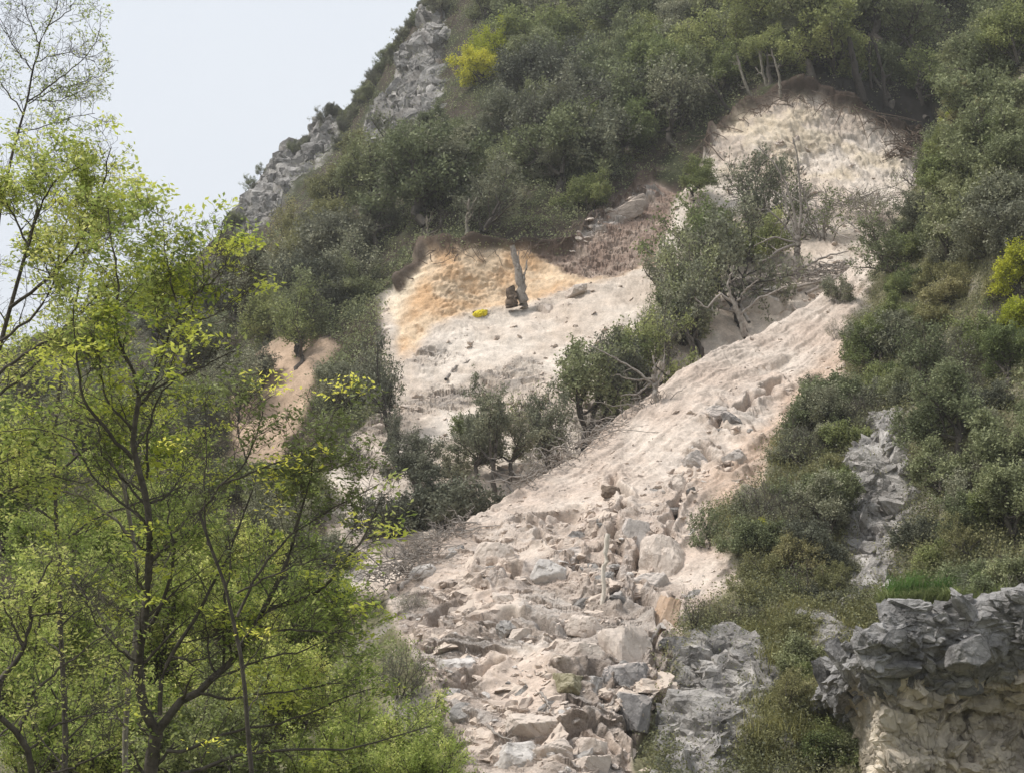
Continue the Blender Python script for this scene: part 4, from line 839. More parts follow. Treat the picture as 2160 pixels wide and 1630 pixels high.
r2m = lambda U, V: poly_mask(RG, U, V, 30)*b2(U, V)*(.25+.75*(vnoise(np.stack([U/60, V/50, U*0], -1), 4) > -.1))
up2 = lambda U, V: (1-poly_mask(RG, U, V, 30))*b2(U, V)*(.12+.88*(vnoise(np.stack([(U+V)/55, (U*.66+V)/22, U*0], -1), 8) > .25))
b1 = lambda U, V: poly_mask(BARE1, U, V, 6)*(1-poly_mask(ORANGE, U, V, 6))*(.1+.9*(vnoise(np.stack([U/90, (V+U*.5)/30, U*0], -1), 9) > .2))
rubble("rubble", "loose pinkish rubble over the lower landslide", scree, 800, (820, 1640, 880, 1680), r2m, .08, .5, 'rock', 500, flat=.42)
rubble("pale_rubble", "whitish stones among the lower landslide rubble", scree, 140, (820, 1640, 880, 1680), r2m, .10, .5, 'paler', 520)
band = lambda U, V: r2m(U, V)*(vnoise(np.stack([(U+V*.3)/70, (V-U*.2)/45, U*0], -1), 14) > -.15)
P, Nn, _, _ = sheet_samples(scree, 2300, (820, 1640, 880, 1680), band)
blocks("broken_slabs", "fractured dusty bedrock slabs of the lower landslide", P[:760], Nn[:760], .25, 3.2, 2.6, .42, 'bed', 601, wn=.85, wu=.25, jit=.15, embed=1.0, strike=d1v)
P, Nn, _, _ = sheet_samples(scree, 420, (820, 1640, 880, 1680), band)
blocks("broken_slabs", "greyer weathered slabs in the lower landslide", P[:110], Nn[:110], .25, 2.2, 2.4, .5, 'bedgrey', 602, wn=.8, wu=.3, jit=.2, embed=.7, strike=d1v)
P, Nn, _, _ = sheet_samples(scree, 480, (1050, 1880, 480, 1100), up2)
blocks("broken_slabs", "thin slabs lined up along the smooth sand slope", P, Nn, .2, 1.5, 3.2, .22, 'bed', 603, wn=.95, wu=.1, jit=.12, embed=.5, strike=d1v, elong=.35)
P, Nn, _, _ = sheet_samples(hill, 800, (800, 1960, 300, 1100), b1)
blocks("broken_slabs", "slabs and clods on the pale bowl", P, Nn, .25, 1.9, 3.0, .3, 'bed', 604, wn=.85, wu=.2, jit=.2, embed=.5, strike=d1v, elong=.45)
for k_, q_ in enumerate(OUT2):
    us = [p[0] for p in q_]; vs_ = [p[1] for p in q_]; P, Nn, _, _ = sheet_samples(scree, 700, (min(us)-10, max(us)+10, min(vs_)-10, max(vs_)+10), lambda U, V: poly_mask(q_, U, V, 8))
    blocks("rock_outcrop", ["narrow grey rock rib on the right slope", "pale grey fractured outcrop near the bottom centre", "small pinkish grey outcrop right of the large one", "grey outcrop low between the shrubs"][k_ % 4], P[:520], Nn[:520], .3, 3.2, 2.0, .6, 'bedgrey', 610+k_, wn=.7, wu=.2, jit=.14, embed=.75, strike=(.55, .3, -.8), elong=.45, kind='structure')
for k_, q_ in enumerate((ROCKA, ROCKB)):
    us = [p[0] for p in q_]; vs_ = [p[1] for p in q_]; P, Nn, _, _ = sheet_samples(hill, 1300, (min(us)-5, max(us)+5, max(min(vs_)-5, -40), max(vs_)+5), lambda U, V: poly_mask(q_, U, V, 8)*(vnoise(np.stack([U/26, V/26, U*0], -1), 15) > -.35))
    blocks("rock_outcrop", ["tall grey crag on the skyline", "lower grey crag on the skyline"][k_], P[:900], Nn[:900], .8, 6.5, 2.2, .7, 'crag', 620+k_, wn=.6, wu=.35, jit=.18, embed=.75, strike=(.5, .2, -.8), elong=.5, kind='structure')
cN = normals(cliffP); rr_, cc_ = cliffP.shape[:2]; ii = rng.integers(0, 330, 5200); jj = rng.integers(4, cc_, 5200); up_ = ii < 130
blocks("rock_outcrop", "grey layered upper band of the lower right cliff", cliffP[ii, jj][up_], cN[ii, jj][up_], .10, 1.9, 2.6, .38, 'cliffgrey', 630, wn=.5, wu=.6, jit=.13, embed=.75, strike=(1, .2, -.3), elong=.5, kind='structure')
blocks("rock_outcrop", "cream fractured lower face of the lower right cliff", cliffP[ii, jj][~up_], cN[ii, jj][~up_], .08, 1.7, 2.6, .45, 'bedcream', 631, wn=.8, wu=.3, jit=.2, embed=.8, strike=(.8, .2, -.6), elong=.55, kind='structure')
rubble("stones", "small stones strewn on the smooth sand slope", scree, 900, (1000, 1880, 480, 1150), up2, .08, .40, 'rock', 560, power=3.5)
rubble("stones", "small stones strewn on the upper pale bowl", hill, 1700, (700, 1960, 300, 1050), b1, .15, .9, 'rock', 580, power=3.5)

# ------------------------------------------------------------------ undergrowth, grass
def clumps(name, label, sh, n, box, maskfn, mat, size, spread, height, per, seed, up=.35):
    P, Nn, U, V = sheet_samples(sh, n, box, maskfn); m = len(P)
    hh = height*(.25+.75*rng.random(m))*(1+.8*fbm(P*.35, 2, seed))
    C = np.repeat(P, per, 0)+rng.normal(size=(m*per, 3))*spread*np.array([1, 1, .4]); C[:, 2] += np.repeat(hh, per)*rng.random(m*per)
    v, q, a = leaves(rng, C, np.full(len(C), size), np.full(len(C), size*.65), up)
    o = mesh_np(name, v, q, M[mat], fattr={'rnd': a}); tag(o, label, kind='stuff'); return o
veg1 = lambda U, V: (1-poly_mask(BARE1, U, V, 3))*(1-poly_mask(GAP1, U, V, 8))*(1-.85*np.maximum(poly_mask(ROCKA, U, V, 6), poly_mask(ROCKB, U, V, 6)))*np.where((U > 1700) & (V > 60) & (U < 1960), .15, 1)*np.where((V > rim(U)-28) & (U > 860) & (V < 520), .25, 1)
clumps("undergrowth", "shrubby undergrowth of the upper hillside", hill, 26000, (0, 2200, -40, 900), veg1, 'oak', .22, .45, 1.0, 9, 1)
clumps("undergrowth", "low scrub on the lower left hillside", hill, 9000, (-50, 860, 700, 1600), veg1, 'undergrowth', .16, .35, .8, 9, 2)
clumps("undergrowth", "mixed green scrub covering the right-hand slope", scree, 26000, (1380, 2200, 60, 1700), veg2, 'undergrowth', .11, .34, 1.1, 10, 3)
clumps("undergrowth", "scrub at the far right of the slope", scree, 6000, (2180, 2580, -60, 1500), lambda U, V: U*0+1, "oak", .2, .5, 1.6, 12, 6)
clumps("undergrowth", "grey-green scrub on the right-hand slope", scree, 9000, (1380, 2200, 150, 1700), veg2, 'grey', .12, .3, 1.1, 8, 4)
clumps("undergrowth", "green scrub on the valley side at lower left", scree, 9000, (-100, 980, 1250, 1950), veg2, 'mid', .12, .3, .7, 8, 5)
def blades(name, label, P, n, L, w, mat, lean=(0, 0, 0), kind='stuff', jit=.3):
    m = len(P)*n; B = np.repeat(P, n, 0)+rng.normal(size=(m, 3))*jit*np.array([1, 1, .15]); az = rng.random(m)*6.283; out = .35+.7*rng.random(m); Lg = L*(.5+.8*rng.random(m))
    h = np.stack([np.cos(az), np.sin(az), 0*az], -1); s = np.linspace(0, 1, 5)
    C = B[:, None]+h[:, None]*(out*Lg)[:, None, None]*(s**1.6)[None, :, None]*.9+np.array([0, 0, 1.])*(Lg[:, None]*(s-.62*s*s*out[:, None]))[..., None]+np.array(lean)*(Lg[:, None]*s*s)[..., None]
    side = np.stack([-np.sin(az), np.cos(az), 0*az], -1)[:, None]*(w*(1-.9*s))[None, :, None]
    V = np.stack([C-side, C+side], 2).reshape(-1, 3); i = np.arange(m*10).reshape(m, 5, 2)
    Q = np.stack([i[:, :-1, 0], i[:, :-1, 1], i[:, 1:, 1], i[:, 1:, 0]], -1).reshape(-1, 4)
    o = mesh_np(name, V, Q, M[mat], fattr={'rnd': np.repeat(rng.random(m), 10)}); tag(o, label, kind=kind); return o
M['grass'] = leaf_mat('green_grass', (.09, .17, .04), (.18, .30, .07), (.30, .42, .14), .3)
P, _, _, _ = sheet_samples(scree, 520, (1560, 1850, 1330, 1640), lambda U, V: veg2(U, V)); blades("dry_grass", "yellowish dry grass on the ledges right of the grey outcrop", P, 60, .85, .013, 'dry')
P, _, _, _ = sheet_samples(scree, 350, (1500, 1900, 700, 1330), lambda U, V: veg2(U, V)); blades("dry_grass", "dry grass between the shrubs beside the bare slope", P, 22, .7, .013, 'dry')
gp = np.concatenate([px(rng.uniform(1880, 1990, 26), rng.uniform(1235, 1285, 26), 50.2)])
g = blades("grass_tuft", None, gp, 34, 1.25, .014, 'grass', lean=(.35, 0, -.25), kind=None, jit=.12); tag(g, "bright green grass tuft spilling over the cliff top", "grass tuft")
gp = px(rng.uniform(1870, 2160, 90), np.full(90, 1285.), 48.6)+np.array([0, 0, .15])*rng.normal(size=(90, 1))
blades("fern_patch", "low green ferns along the cliff top", gp, 40, .75, .03, 'mid', jit=.15)

# ------------------------------------------------------------------ dead wood
def limb_mesh(name, lines, mat, parent=None, sides=7, twigs=0, seed=1, tl=.8, k=14):
    """lines: list of (world points (n,3), r0, r1)"""
    A = Acc(); r_ = np.random.default_rng(seed); PP, RR = [], []
    for pts, r0, r1 in lines:
        q = resample(pts, k); q[1:-1] += r_.normal(size=(k-2, 3))*min(r0, .12)*.35; rr = np.linspace(r0, r1, k); PP.append(q); RR.append(rr)
    PP, RR = np.array(PP), np.array(RR); A.add(*tubes(PP, RR, sides))
    if twigs:
        P2, R2 = spawn(r_, PP, RR, twigs, tl, 6, up=.15, wob=.25); A.add(*tubes(P2, np.maximum(R2, .008), 4))
        P3, R3 = spawn(r_, P2, R2, 3, tl*.45, 4, up=.1, wob=.2); A.add(*tubes(P3, np.maximum(R3, .006), 3))
    v, q, _ = A.get(); return mesh_np(name, v, q, M[mat], parent, smooth=True)
def pl3(pts, D, dd=0): return np.array([px(u, v, D+dd*i) for i, (u, v) in enumerate(pts)])
D_ = on(hill, 1100, 640)[1]-1.6
o = limb_mesh("leaning_log", [(pl3([(1104, 645), (1098, 600), (1090, 560), (1080, 518)], D_), .50, .24), (pl3([(1102, 640), (1106, 590), (1112, 548)], D_-.2), .26, .05), (pl3([(1086, 545), (1076, 524)], D_-.1), .12, .03), (pl3([(1092, 575), (1094, 530)], D_-.2), .16, .03)], 'dead', seed=3); tag(o, "leaning grey log against the orange scarp", "log")
o = limb_mesh("tree_stump", [(pl3([(1080, 648), (1078, 625), (1076, 606)], D_-.2), .62, .40), (pl3([(1086, 640), (1088, 615)], D_-.6), .25, .12)], 'brownwood', seed=4); tag(o, "short split brown stump left of the leaning grey log", "stump")
D_ = on(scree, 1275, 1250)[1]-.9
o = limb_mesh("pole", [(pl3([(1283, 1125), (1279, 1150), (1276, 1190), (1273, 1240), (1270, 1305)], D_-.7), .12, .09)], 'bonewood', seed=5); tag(o, "thin pale pole hanging down the rocks", "pole")
def db(label, pts, w, D=None, sheet=None, mat='dead', tw=3, tl=.9, name="fallen_branch", cat="branch", off=.5, r1=.35, seed=0):
    if D is None: ds = [(on(sheet, u, v) if sheet else free(u, v))[1]-off for u, v in pts]
    else: ds = [D]*len(pts)
    P = np.array([px(u, v, d) for (u, v), d in zip(pts, ds)]); r0 = w*ds[0]/F/2
    o = limb_mesh(name, [(P, r0, r0*r1)], mat, twigs=tw, tl=tl, seed=int(pts[0][0])+seed); tag(o, label, cat, "dead wood on the landslide"); return o
for lab, pts, w in [("fallen pale branch sweeping under the gully trees to the sand edge", [(1560, 610), (1620, 622), (1700, 600), (1790, 585)], 9), ("dead branch parallel above the fallen pale branch", [(1530, 590), (1600, 600), (1690, 582), (1740, 560)], 7),
                    ("long thin bleached branch crossing left of the white slab", [(1465, 628), (1520, 648), (1555, 658), (1600, 640)], 7), ("crooked grey branch above the white slab", [(1540, 655), (1590, 610), (1640, 590), (1700, 560)], 8),
                    ("dead branch pointing up beside the white slab", [(1580, 680), (1560, 640), (1545, 600), (1550, 560)], 8), ("grey branch along the top edge of the smooth sand", [(1700, 620), (1760, 590), (1820, 545), (1850, 520)], 8),
                    ("forked bleached branch at the top of the sand slope", [(1850, 505), (1820, 490), (1790, 470), (1760, 450)], 6), ("thin dead branch under the tangled shrub", [(1730, 470), (1780, 500), (1830, 510)], 5),
                    ("grey branch near the roots of the pollard", [(1690, 570), (1730, 545), (1790, 530)], 7), ("short dead stick left of the pollard roots", [(1600, 575), (1650, 560), (1685, 570)], 6)]:
    db(lab, pts, w, sheet=hill, off=3.0)
for lab, pts, w in [("thick half-buried log right of the large oak", [(1235, 920), (1290, 890), (1345, 862), (1385, 850)], 15), ("thin log below the half-buried log", [(1240, 932), (1300, 900), (1350, 880)], 8), ("root-like branch at the foot of the large oak", [(1215, 945), (1245, 915), (1262, 890)], 7),
                    ("bleached branch left of the large oak's foot", [(1050, 985), (1090, 1005), (1140, 1015)], 8), ("curved pale branch under the sparse grey tree", [(1040, 1000), (1075, 995), (1110, 1018)], 7), ("grey pole sticking out of the slope beside the dark bush", [(1085, 1040), (1060, 1010), (1030, 985)], 6),
                    ("fallen log at the upper left rubble edge", [(840, 1240), (870, 1215), (912, 1195)], 12), ("long thin stick above the upper left rubble edge", [(800, 1190), (850, 1185), (880, 1170)], 5),
                    ("forked dead stick at the bottom of the rubble", [(1030, 1530), (1050, 1550), (1080, 1560)], 8), ("curved pale root above the flat-topped block", [(1140, 1460), (1155, 1480), (1160, 1510)], 7), ("pale root winding down beside the orange slab", [(1390, 1320), (1370, 1360), (1355, 1400)], 10),
                    ("dead stick leaning on the tall pale block", [(1245, 1310), (1262, 1335), (1272, 1355)], 5), ("white peeled stick on the left of the rubble", [(988, 1350), (985, 1365), (983, 1378)], 5), ("dark root tangle on the smooth pale bowl", [(940, 800), (960, 775), (1010, 750)], 7)]:
    db(lab, pts, w, off=.35)
def snag(label, u, v, D, limbs, mat='dead', name="dead_tree", cat="dead tree", tw=5, tl=.8, seed=9):
    r = empty(name, px(u, v, D)); L = [(np.array([px(a, b, D+c) for a, b, c in pts])-np.array(r.location), w*D/F/2, w2*D/F/2) for pts, w, w2 in limbs]
    t = limb_mesh("trunk", L[:1], mat, r, seed=seed); b = limb_mesh("branches", L[1:], mat, r, twigs=tw, tl=tl, seed=seed+1, sides=6); tag(r, label, cat); return r
D_ = on(hill, 1680, 560)[1]-4
snag("pollarded tree with tall straight bare shoots before the upper white scarp", 1680, 562, D_, [([(1680, 568, 0), (1682, 530, 0), (1684, 500, 0)], 17, 14), ([(1684, 500, 0), (1690, 440, .3), (1687, 380, .2), (1680, 320, 0), (1672, 290, 0)], 7, 3), ([(1684, 500, 0), (1675, 450, -.3), (1655, 380, -.3), (1630, 340, 0), (1600, 310, 0)], 6, 2),
      ([(1682, 505, 0), (1665, 450, .4), (1650, 400, .5), (1645, 350, 0)], 5, 2), ([(1680, 510, 0), (1650, 470, 0), (1620, 440, 0), (1612, 410, 0)], 5, 2), ([(1680, 515, 0), (1640, 530, 0), (1600, 560, 0), (1570, 585, 0)], 7, 3), ([(1680, 512, 0), (1630, 500, 0), (1590, 520, 0)], 5, 2), ([(1686, 500, 0), (1705, 440, 0), (1690, 390, 0), (1680, 350, 0)], 5, 2)], tw=5, tl=1.6)
D_ = on(hill, 1570, 700)[1]-6
snag("leaning dead trunk with bare arms above the top of the smooth slope", 1570, 705, D_, [([(1572, 710, 0), (1560, 670, 0), (1545, 630, 0)], 15, 10), ([(1548, 640, 0), (1520, 620, 0), (1490, 650, 0), (1465, 628, 0)], 7, 3), ([(1550, 645, 0), (1575, 610, 0), (1600, 590, 0)], 6, 2), ([(1545, 632, 0), (1535, 600, 0), (1548, 560, 0)], 7, 3), ([(1558, 665, 0), (1600, 630, 0), (1660, 605, 0)], 6, 3)], tw=4, tl=1.0, seed=19)
D_ = on(scree, 1380, 850)[1]-.8
snag("splintered pale stump with broken upright spikes on the slide crest", 1385, 855, D_, [([(1388, 862, 0), (1382, 830, 0), (1378, 790, 0)], 14, 8), ([(1382, 830, 0), (1384, 790, 0), (1378, 750, 0)], 9, 3), ([(1384, 820, 0), (1400, 780, 0), (1403, 735, 0)], 6, 2), ([(1380, 815, 0), (1340, 780, 0), (1270, 740, 0), (1240, 730, 0)], 6, 2), ([(1378, 800, 0), (1330, 800, 0), (1300, 790, 0)], 5, 2), ([(1378, 805, 0), (1345, 830, 0), (1310, 835, 0)], 5, 2)], tw=4, tl=.8, seed=29)
for u, v, t, w, lab in [(1820, 215, (1790, 80), 17, "thick dark trunk bending out of the black hollow"), (1868, 222, (1845, 90), 9, "slender dark trunk right of the thick one in the hollow"), (1835, 185, (1833, 70), 6, "straight thin trunk between the two dark ones in the hollow"), (1645, 205, (1628, 110), 6, "pale thin stem on the rim left of the hollow"),
                        (1590, 220, (1555, 120), 7, "curved pale stem above the left end of the white scarp"), (1540, 240, (1500, 180), 7, "short leaning stem at the left corner of the white scarp"), (1618, 190, (1600, 100), 7, "pale branching stem between the rim stems"), (1945, 220, (1940, 150), 8, "dark trunk at the right end of the hollow"), (1900, 135, (1870, 80), 5, "thin leaning dark stem deep in the hollow"),
                        (1013, 502, (1055, 425), 9, "dark slanting trunk above the orange scarp"), (985, 495, (990, 420), 8, "upright grey trunk left of the dark slanting one"), (935, 510, (930, 455), 5, "thin dark stem at the left end of the scarp rim"), (905, 515, (900, 455), 5, "pale sapling at the left corner of the scarp rim")]:
    q, Dq = on(hill, u, v); Dq -= .5; mu = (u+t[0])/2+prng.uniform(-8, 8)
    o = limb_mesh("bare_tree", [(np.array([px(u+2, v+3, Dq), px(mu, (v+t[1])/2, Dq), px(t[0], t[1], Dq)]), w*Dq/F/2*1.2, w*Dq/F/2*.6), (np.array([px(mu, (v+t[1])/2, Dq), px(2*t[0]-mu+12, t[1]-8, Dq)]), w*Dq/F/2*.5, w*Dq/F/2*.2)], 'palebark' if 'pale' in lab or 'grey' in lab else 'darkbark', seed=int(u), twigs=2, tl=1.5); tag(o, lab, "tree", "bare trunks along the scarp rims")
# roots hanging over the rims, and litter of twigs: nobody could count them
def fringe(name, label, lines, n, L, r, mat, sheet, seed, off=.7, hang=1.0):
    g_ = np.random.default_rng(seed); PP = []
    pts = np.array(lines, float); seg = resample(pts, 200)
    for _ in range(n):
        u, v = seg[g_.integers(200)]+g_.normal(size=2)*np.array([6, 5]); p, D = on(sheet, u, v); p = px(u, v, D-off)
        d = np.array([g_.normal()*.75, -.25, -hang*(.3+1.0*g_.random())]); s = np.linspace(0, 1, 6)[:, None]; q = p+d*s*L*(.4+g_.random())+np.cumsum(g_.normal(size=(6, 3))*.20, 0); PP.append(q)
    PP = np.array(PP); R_ = np.repeat(np.linspace(1, .35, 6)[None], n, 0)*r*(.5+g_.random((n, 1))); v, q = tubes(PP, R_, 4); o = mesh_np(name, v, q, M[mat], smooth=True); tag(o, label, kind='stuff')
fringe("hanging_roots", "roots hanging from the rim of the upper white scarp", BROW2, 150, 3.2, .05, 'brownwood', hill, 1)
fringe("hanging_roots", "roots hanging from the rim of the orange scarp", BROW1, 90, 1.5, .045, 'brownwood', hill, 2)
fringe("branch_litter", "tangle of twigs on the right flank of the upper scarp", [(1880, 330), (1930, 290), (1960, 280)], 120, 2.4, .06, 'brownwood', hill, 3, hang=.2)
fringe("branch_litter", "brown brushwood below the upper bushes", [(1740, 440), (1800, 430), (1850, 440)], 110, 3.0, .045, 'dead', hill, 4, off=2.5, hang=-.4)
fringe("branch_litter", "brushwood piled between the gully trees", [(1560, 600), (1680, 580), (1780, 560)], 220, 3.4, .05, 'dead', hill, 5, off=3, hang=.15)
fringe("branch_litter", "brushwood along the slide crest by the oak", [(1100, 1015), (1230, 930), (1400, 840)], 200, 1.8, .035, 'dead', scree, 6, off=.3, hang=-.15)
fringe("branch_litter", "grey brush at the upper left rubble edge", [(790, 1230), (870, 1180), (990, 1100)], 260, 1.6, .03, 'dead', scree, 7, off=.4, hang=-.15)
# yellow sheet at the scarp foot
r = empty("tarpaulin", on(hill, 1012, 664)[0]); Dt = on(hill, 1012, 664)[1]-.6
g2 = np.random.default_rng(8); n = 26; a, b = np.meshgrid(np.linspace(-1, 1, n), np.linspace(-1, 1, n)); rr = np.sqrt(a*a+b*b*1.1)
z = np.maximum(0, 1-rr**2.4*.9)**.6; cn = px(1012, 664, Dt); Q = np.stack([cn[0]+a*.66+.05*b, cn[1]-z*.55+.22*fbm(np.stack([a*3, b*3, a*0], -1), 5, 4, ridged=True), cn[2]+b*.42+a*.12+.05*fbm(np.stack([a*4, b*4, a*0+5], -1), 3, 5)], -1)
m_ = mesh_np("sheet", Q.reshape(-1, 3)-np.array(r.location), grid_quads(n, n), M['yellow'], r, smooth=True)
sl = m_.modifiers.new("s", 'SOLIDIFY'); sl.thickness = .03
limb_mesh("edge_board", [(np.array([px(998, 657, Dt), px(999, 674, Dt)])-np.array(r.location), .07, .07), (np.array([px(998, 658, Dt), px(1010, 655, Dt)])-np.array(r.location), .05, .05)], 'brownwood', r, seed=2, k=4)
tag(r, "small bright yellow sheet at the foot of the orange scarp", "tarpaulin")

# ------------------------------------------------------------------ foreground trees on the left
def fgtree(label, D, lines, leafmat, bark, seed, n2=7, l2=.9, l3=.45, n3=6, n4=4, per=3, ls=.07, tip=0, dz=.5, name="tree", leafy=1.0, leaft=0.0, group=None):
    """lines: ([(u, v[, depth offset])...], width px at start, at end)"""
    r_ = np.random.default_rng(seed); u0, v0 = lines[0][0][0][:2]; base = px(u0, v0, D)
    r = empty(name, base); A = Acc(); PP, RR = [], []; k = 16
    for pts, w0, w1 in lines:
        dd = r_.normal()*dz; m = len(pts)
        q = np.array([px(p[0], p[1], D+(p[2] if len(p) > 2 else dd*(i/(m-1)) )) for i, p in enumerate(pts)])-base
        q = resample(q, k); sm = q.copy(); sm[1:-1] = (q[:-2]+2*q[1:-1]+q[2:])/4; sm[1:-1] += r_.normal(size=(k-2, 3))*.012
        PP.append(sm); RR.append(np.linspace(w0, w1, k)*D/F/2*.66)
    PP, RR = np.array(PP), np.array(RR); A.add(*tubes(PP, RR, 9))
    P2, R2 = spawn(r_, PP, RR, n2, l2, 9, spread=.9, up=.28, t0=.12, taper=.42, wob=.22, flat=.75); R2 = np.clip(R2, .004, .03); A.add(*tubes(P2, R2, 5))
    P3, R3 = spawn(r_, P2, R2, n3, l3, 6, spread=.95, up=.15, t0=.15, taper=.5, wob=.22, flat=.55); R3 = np.clip(R3, .0028, .012); A.add(*tubes(P3, R3, 4))
    P4, R4 = spawn(r_, P3, R3, n4, l3*.45, 4, spread=.95, up=.1, t0=.2, taper=.6, wob=.2, flat=.4); R4 = np.clip(R4, .002, .005); A.add(*tubes(P4, R4, 3))
    v, q, _ = A.get(); mesh_np("trunk", v, q, M[bark], r, smooth=True)
    keep = r_.random(len(P4)) < leafy; zz = P4[:, -1, 2]+base[2]
    # leaves grow where the light is: clumps of leafy and of bare twigs
    keep &= (vnoise(P4[:, -1]*1.3+seed, 3) > leaft)
    T = P4[keep]; I = r_.integers(1, 4, size=(len(T), per)); Cc = T[np.arange(len(T))[:, None], I].reshape(-1, 3)+r_.normal(size=(len(T)*per, 3))*ls*.55
    v, q, a = leaves(r_, Cc, np.full(len(Cc), ls), np.full(len(Cc), ls*.5), .9); mesh_np("crown", v, q, M[leafmat], r, fattr={'rnd': a})
    if tip:
        ends = P3[r_.random(len(P3)) < .35*tip][:, -1]; c = vnoise(ends*1.6+7, 5) > .12; ends = ends[c]; ends = ends[::2]
        Cc = np.repeat(ends, 26, 0)+r_.normal(size=(len(ends)*26, 3))*np.array([.13, .13, .05]); v, q, a = leaves(r_, Cc, np.full(len(Cc), ls*1.1), np.full(len(Cc), ls*.5), 1.0)
        mesh_np("young_leaves", v, q, M['tips'], r, fattr={'rnd': a})
    tag(r, label, "tree", group); print(label[:30], len(Cc)); return r
GND = 2250
# the main tree, limbs followed from the photograph
main = [([(310, GND), (312, 1640), (320, 1590), (330, 1545)], 60, 44), ([(330, 1545), (300, 1490), (288, 1410), (300, 1320), (312, 1250), (318, 1150), (312, 1070), (300, 1010), (280, 967), (277, 907), (290, 857), (293, 837)], 34, 15),
 ([(293, 837), (287, 797), (262, 750), (253, 727), (240, 667), (253, 620), (243, 560), (232, 500), (228, 440)], 12, 4), ([(293, 837), (333, 817), (370, 797), (417, 777), (467, 753), (497, 740)], 9, 3),
 ([(290, 857), (320, 833), (337, 773), (347, 727), (377, 663), (417, 617), (433, 590), (430, 560), (420, 520)], 12, 3), ([(377, 663), (365, 610), (357, 573), (347, 530), (340, 450)], 7, 2), ([(347, 727), (337, 707), (327, 650), (327, 607)], 6, 2), ([(417, 617), (450, 590), (475, 560), (480, 530)], 6, 2), ([(377, 663), (430, 675), (470, 655), (490, 630)], 6, 2),
 ([(280, 967), (233, 917), (200, 880), (173, 840), (163, 773), (160, 713), (155, 650)], 14, 3), ([(310, 1007), (310, 940), (320, 873), (340, 827), (365, 800), (420, 770)], 9, 3), ([(318, 1060), (350, 1050), (380, 1010), (387, 967)], 9, 3),
 ([(277, 907), (250, 870), (225, 850), (215, 800), (210, 760), (190, 700)], 8, 3), ([(312, 1070), (260, 1010), (215, 960), (205, 890)], 9, 3), ([(318, 1110), (250, 1060), (200, 1010), (150, 920), (60, 900), (0, 910)], 10, 3),
 ([(330, 1545), (337, 1519), (378, 1481), (425, 1458), (472, 1414), (513, 1370), (547, 1309), (553, 1279), (587, 1228), (614, 1171), (631, 1097), (650, 1020)], 30, 6), ([(553, 1286), (607, 1272), (658, 1255), (695, 1232), (719, 1188), (770, 1130), (800, 1060)], 14, 4),
 ([(422, 1461), (479, 1475), (499, 1471), (557, 1460), (634, 1458), (675, 1444), (719, 1439), (760, 1430)], 10, 3), ([(351, 1583), (391, 1586), (432, 1562), (472, 1541), (540, 1535), (607, 1522), (675, 1495), (719, 1471), (790, 1450)], 12, 3),
 ([(345, 1640), (432, 1620), (506, 1586), (574, 1586), (641, 1574), (709, 1589), (800, 1560), (910, 1530)], 14, 3), ([(337, 1508), (331, 1451), (358, 1384), (395, 1333), (432, 1266), (449, 1228), (489, 1171), (493, 1131), (520, 1080), (540, 1000)], 16, 4),
 ([(472, 1414), (472, 1316), (476, 1249), (486, 1200), (480, 1120)], 9, 4), ([(314, 1323), (337, 1282), (358, 1225), (371, 1164), (354, 1097), (360, 1040)], 14, 4), ([(300, 1400), (260, 1380), (225, 1340), (190, 1290), (170, 1230)], 9, 3), ([(300, 1310), (270, 1290), (262, 1225)], 10, 5),
 ([(480, 1420), (560, 1385), (640, 1375), (700, 1340), (760, 1280)], 8, 2), ([(547, 1320), (590, 1330), (660, 1330), (760, 1335)], 9, 3), ([(360, 1384), (420, 1395), (470, 1370), (510, 1340)], 7, 3), ([(319, 1180), (360, 1150), (420, 1100), (460, 1050)], 9, 3)]
fgtree("large foreground tree with dark forked trunk and layered fresh leaves", 22, main, 'lush', 'bark', 11, n2=13, n3=7, n4=4, per=3, ls=.098, tip=1.0, leafy=.62, leaft=-.02)
fgtree("slim foreground tree with a straight pale trunk behind the forked one", 25, [([(262, GND), (263, 1627), (265, 1485), (273, 1417), (287, 1360), (300, 1250), (285, 1140), (260, 1040), (250, 950)], 26, 12), ([(280, 1390), (230, 1330), (180, 1250), (120, 1180), (60, 1150)], 10, 3), ([(300, 1260), (350, 1190), (380, 1110), (450, 1040)], 9, 3), ([(285, 1140), (230, 1080), (160, 1040), (90, 1030)], 9, 3), ([(260, 1040), (300, 960), (330, 890), (390, 850)], 8, 3), ([(250, 950), (200, 900), (120, 870), (40, 880)], 7, 2)],
       'lush', 'palebark', 12, n2=12, per=4, ls=.085, tip=.6, leafy=.65, leaft=.0, dz=.8)
fgtree("tall tree at the left edge with a thin stem and see-through top", 27, [([(-60, GND), (-40, 1500), (-40, 900), (-20, 600), (0, 440), (27, 320)], 30, 9), ([(27, 320), (43, 267), (57, 207), (70, 150), (83, 93), (97, 60), (123, 17), (130, -60)], 8, 3), ([(57, 217), (93, 193), (123, 167), (160, 140), (200, 100), (212, 60)], 5, 2), ([(83, 93), (60, 40), (40, -20)], 4, 2), ([(97, 60), (150, 20), (170, -30)], 4, 2), ([(50, 240), (10, 190), (-30, 120)], 5, 2), ([(70, 150), (30, 100), (0, 40)], 4, 2), ([(40, 280), (100, 265), (160, 245), (200, 240)], 4, 2), ([(60, 210), (120, 215), (180, 190)], 4, 2), ([(75, 130), (140, 110), (200, 130)], 4, 2), ([(60, 220), (110, 190), (170, 175), (215, 160)], 4, 2)],
       'lush', 'bark', 13, n2=12, l2=.7, l3=.35, n3=5, n4=3, per=3, ls=.06, leafy=.75, leaft=-.2, dz=.3)
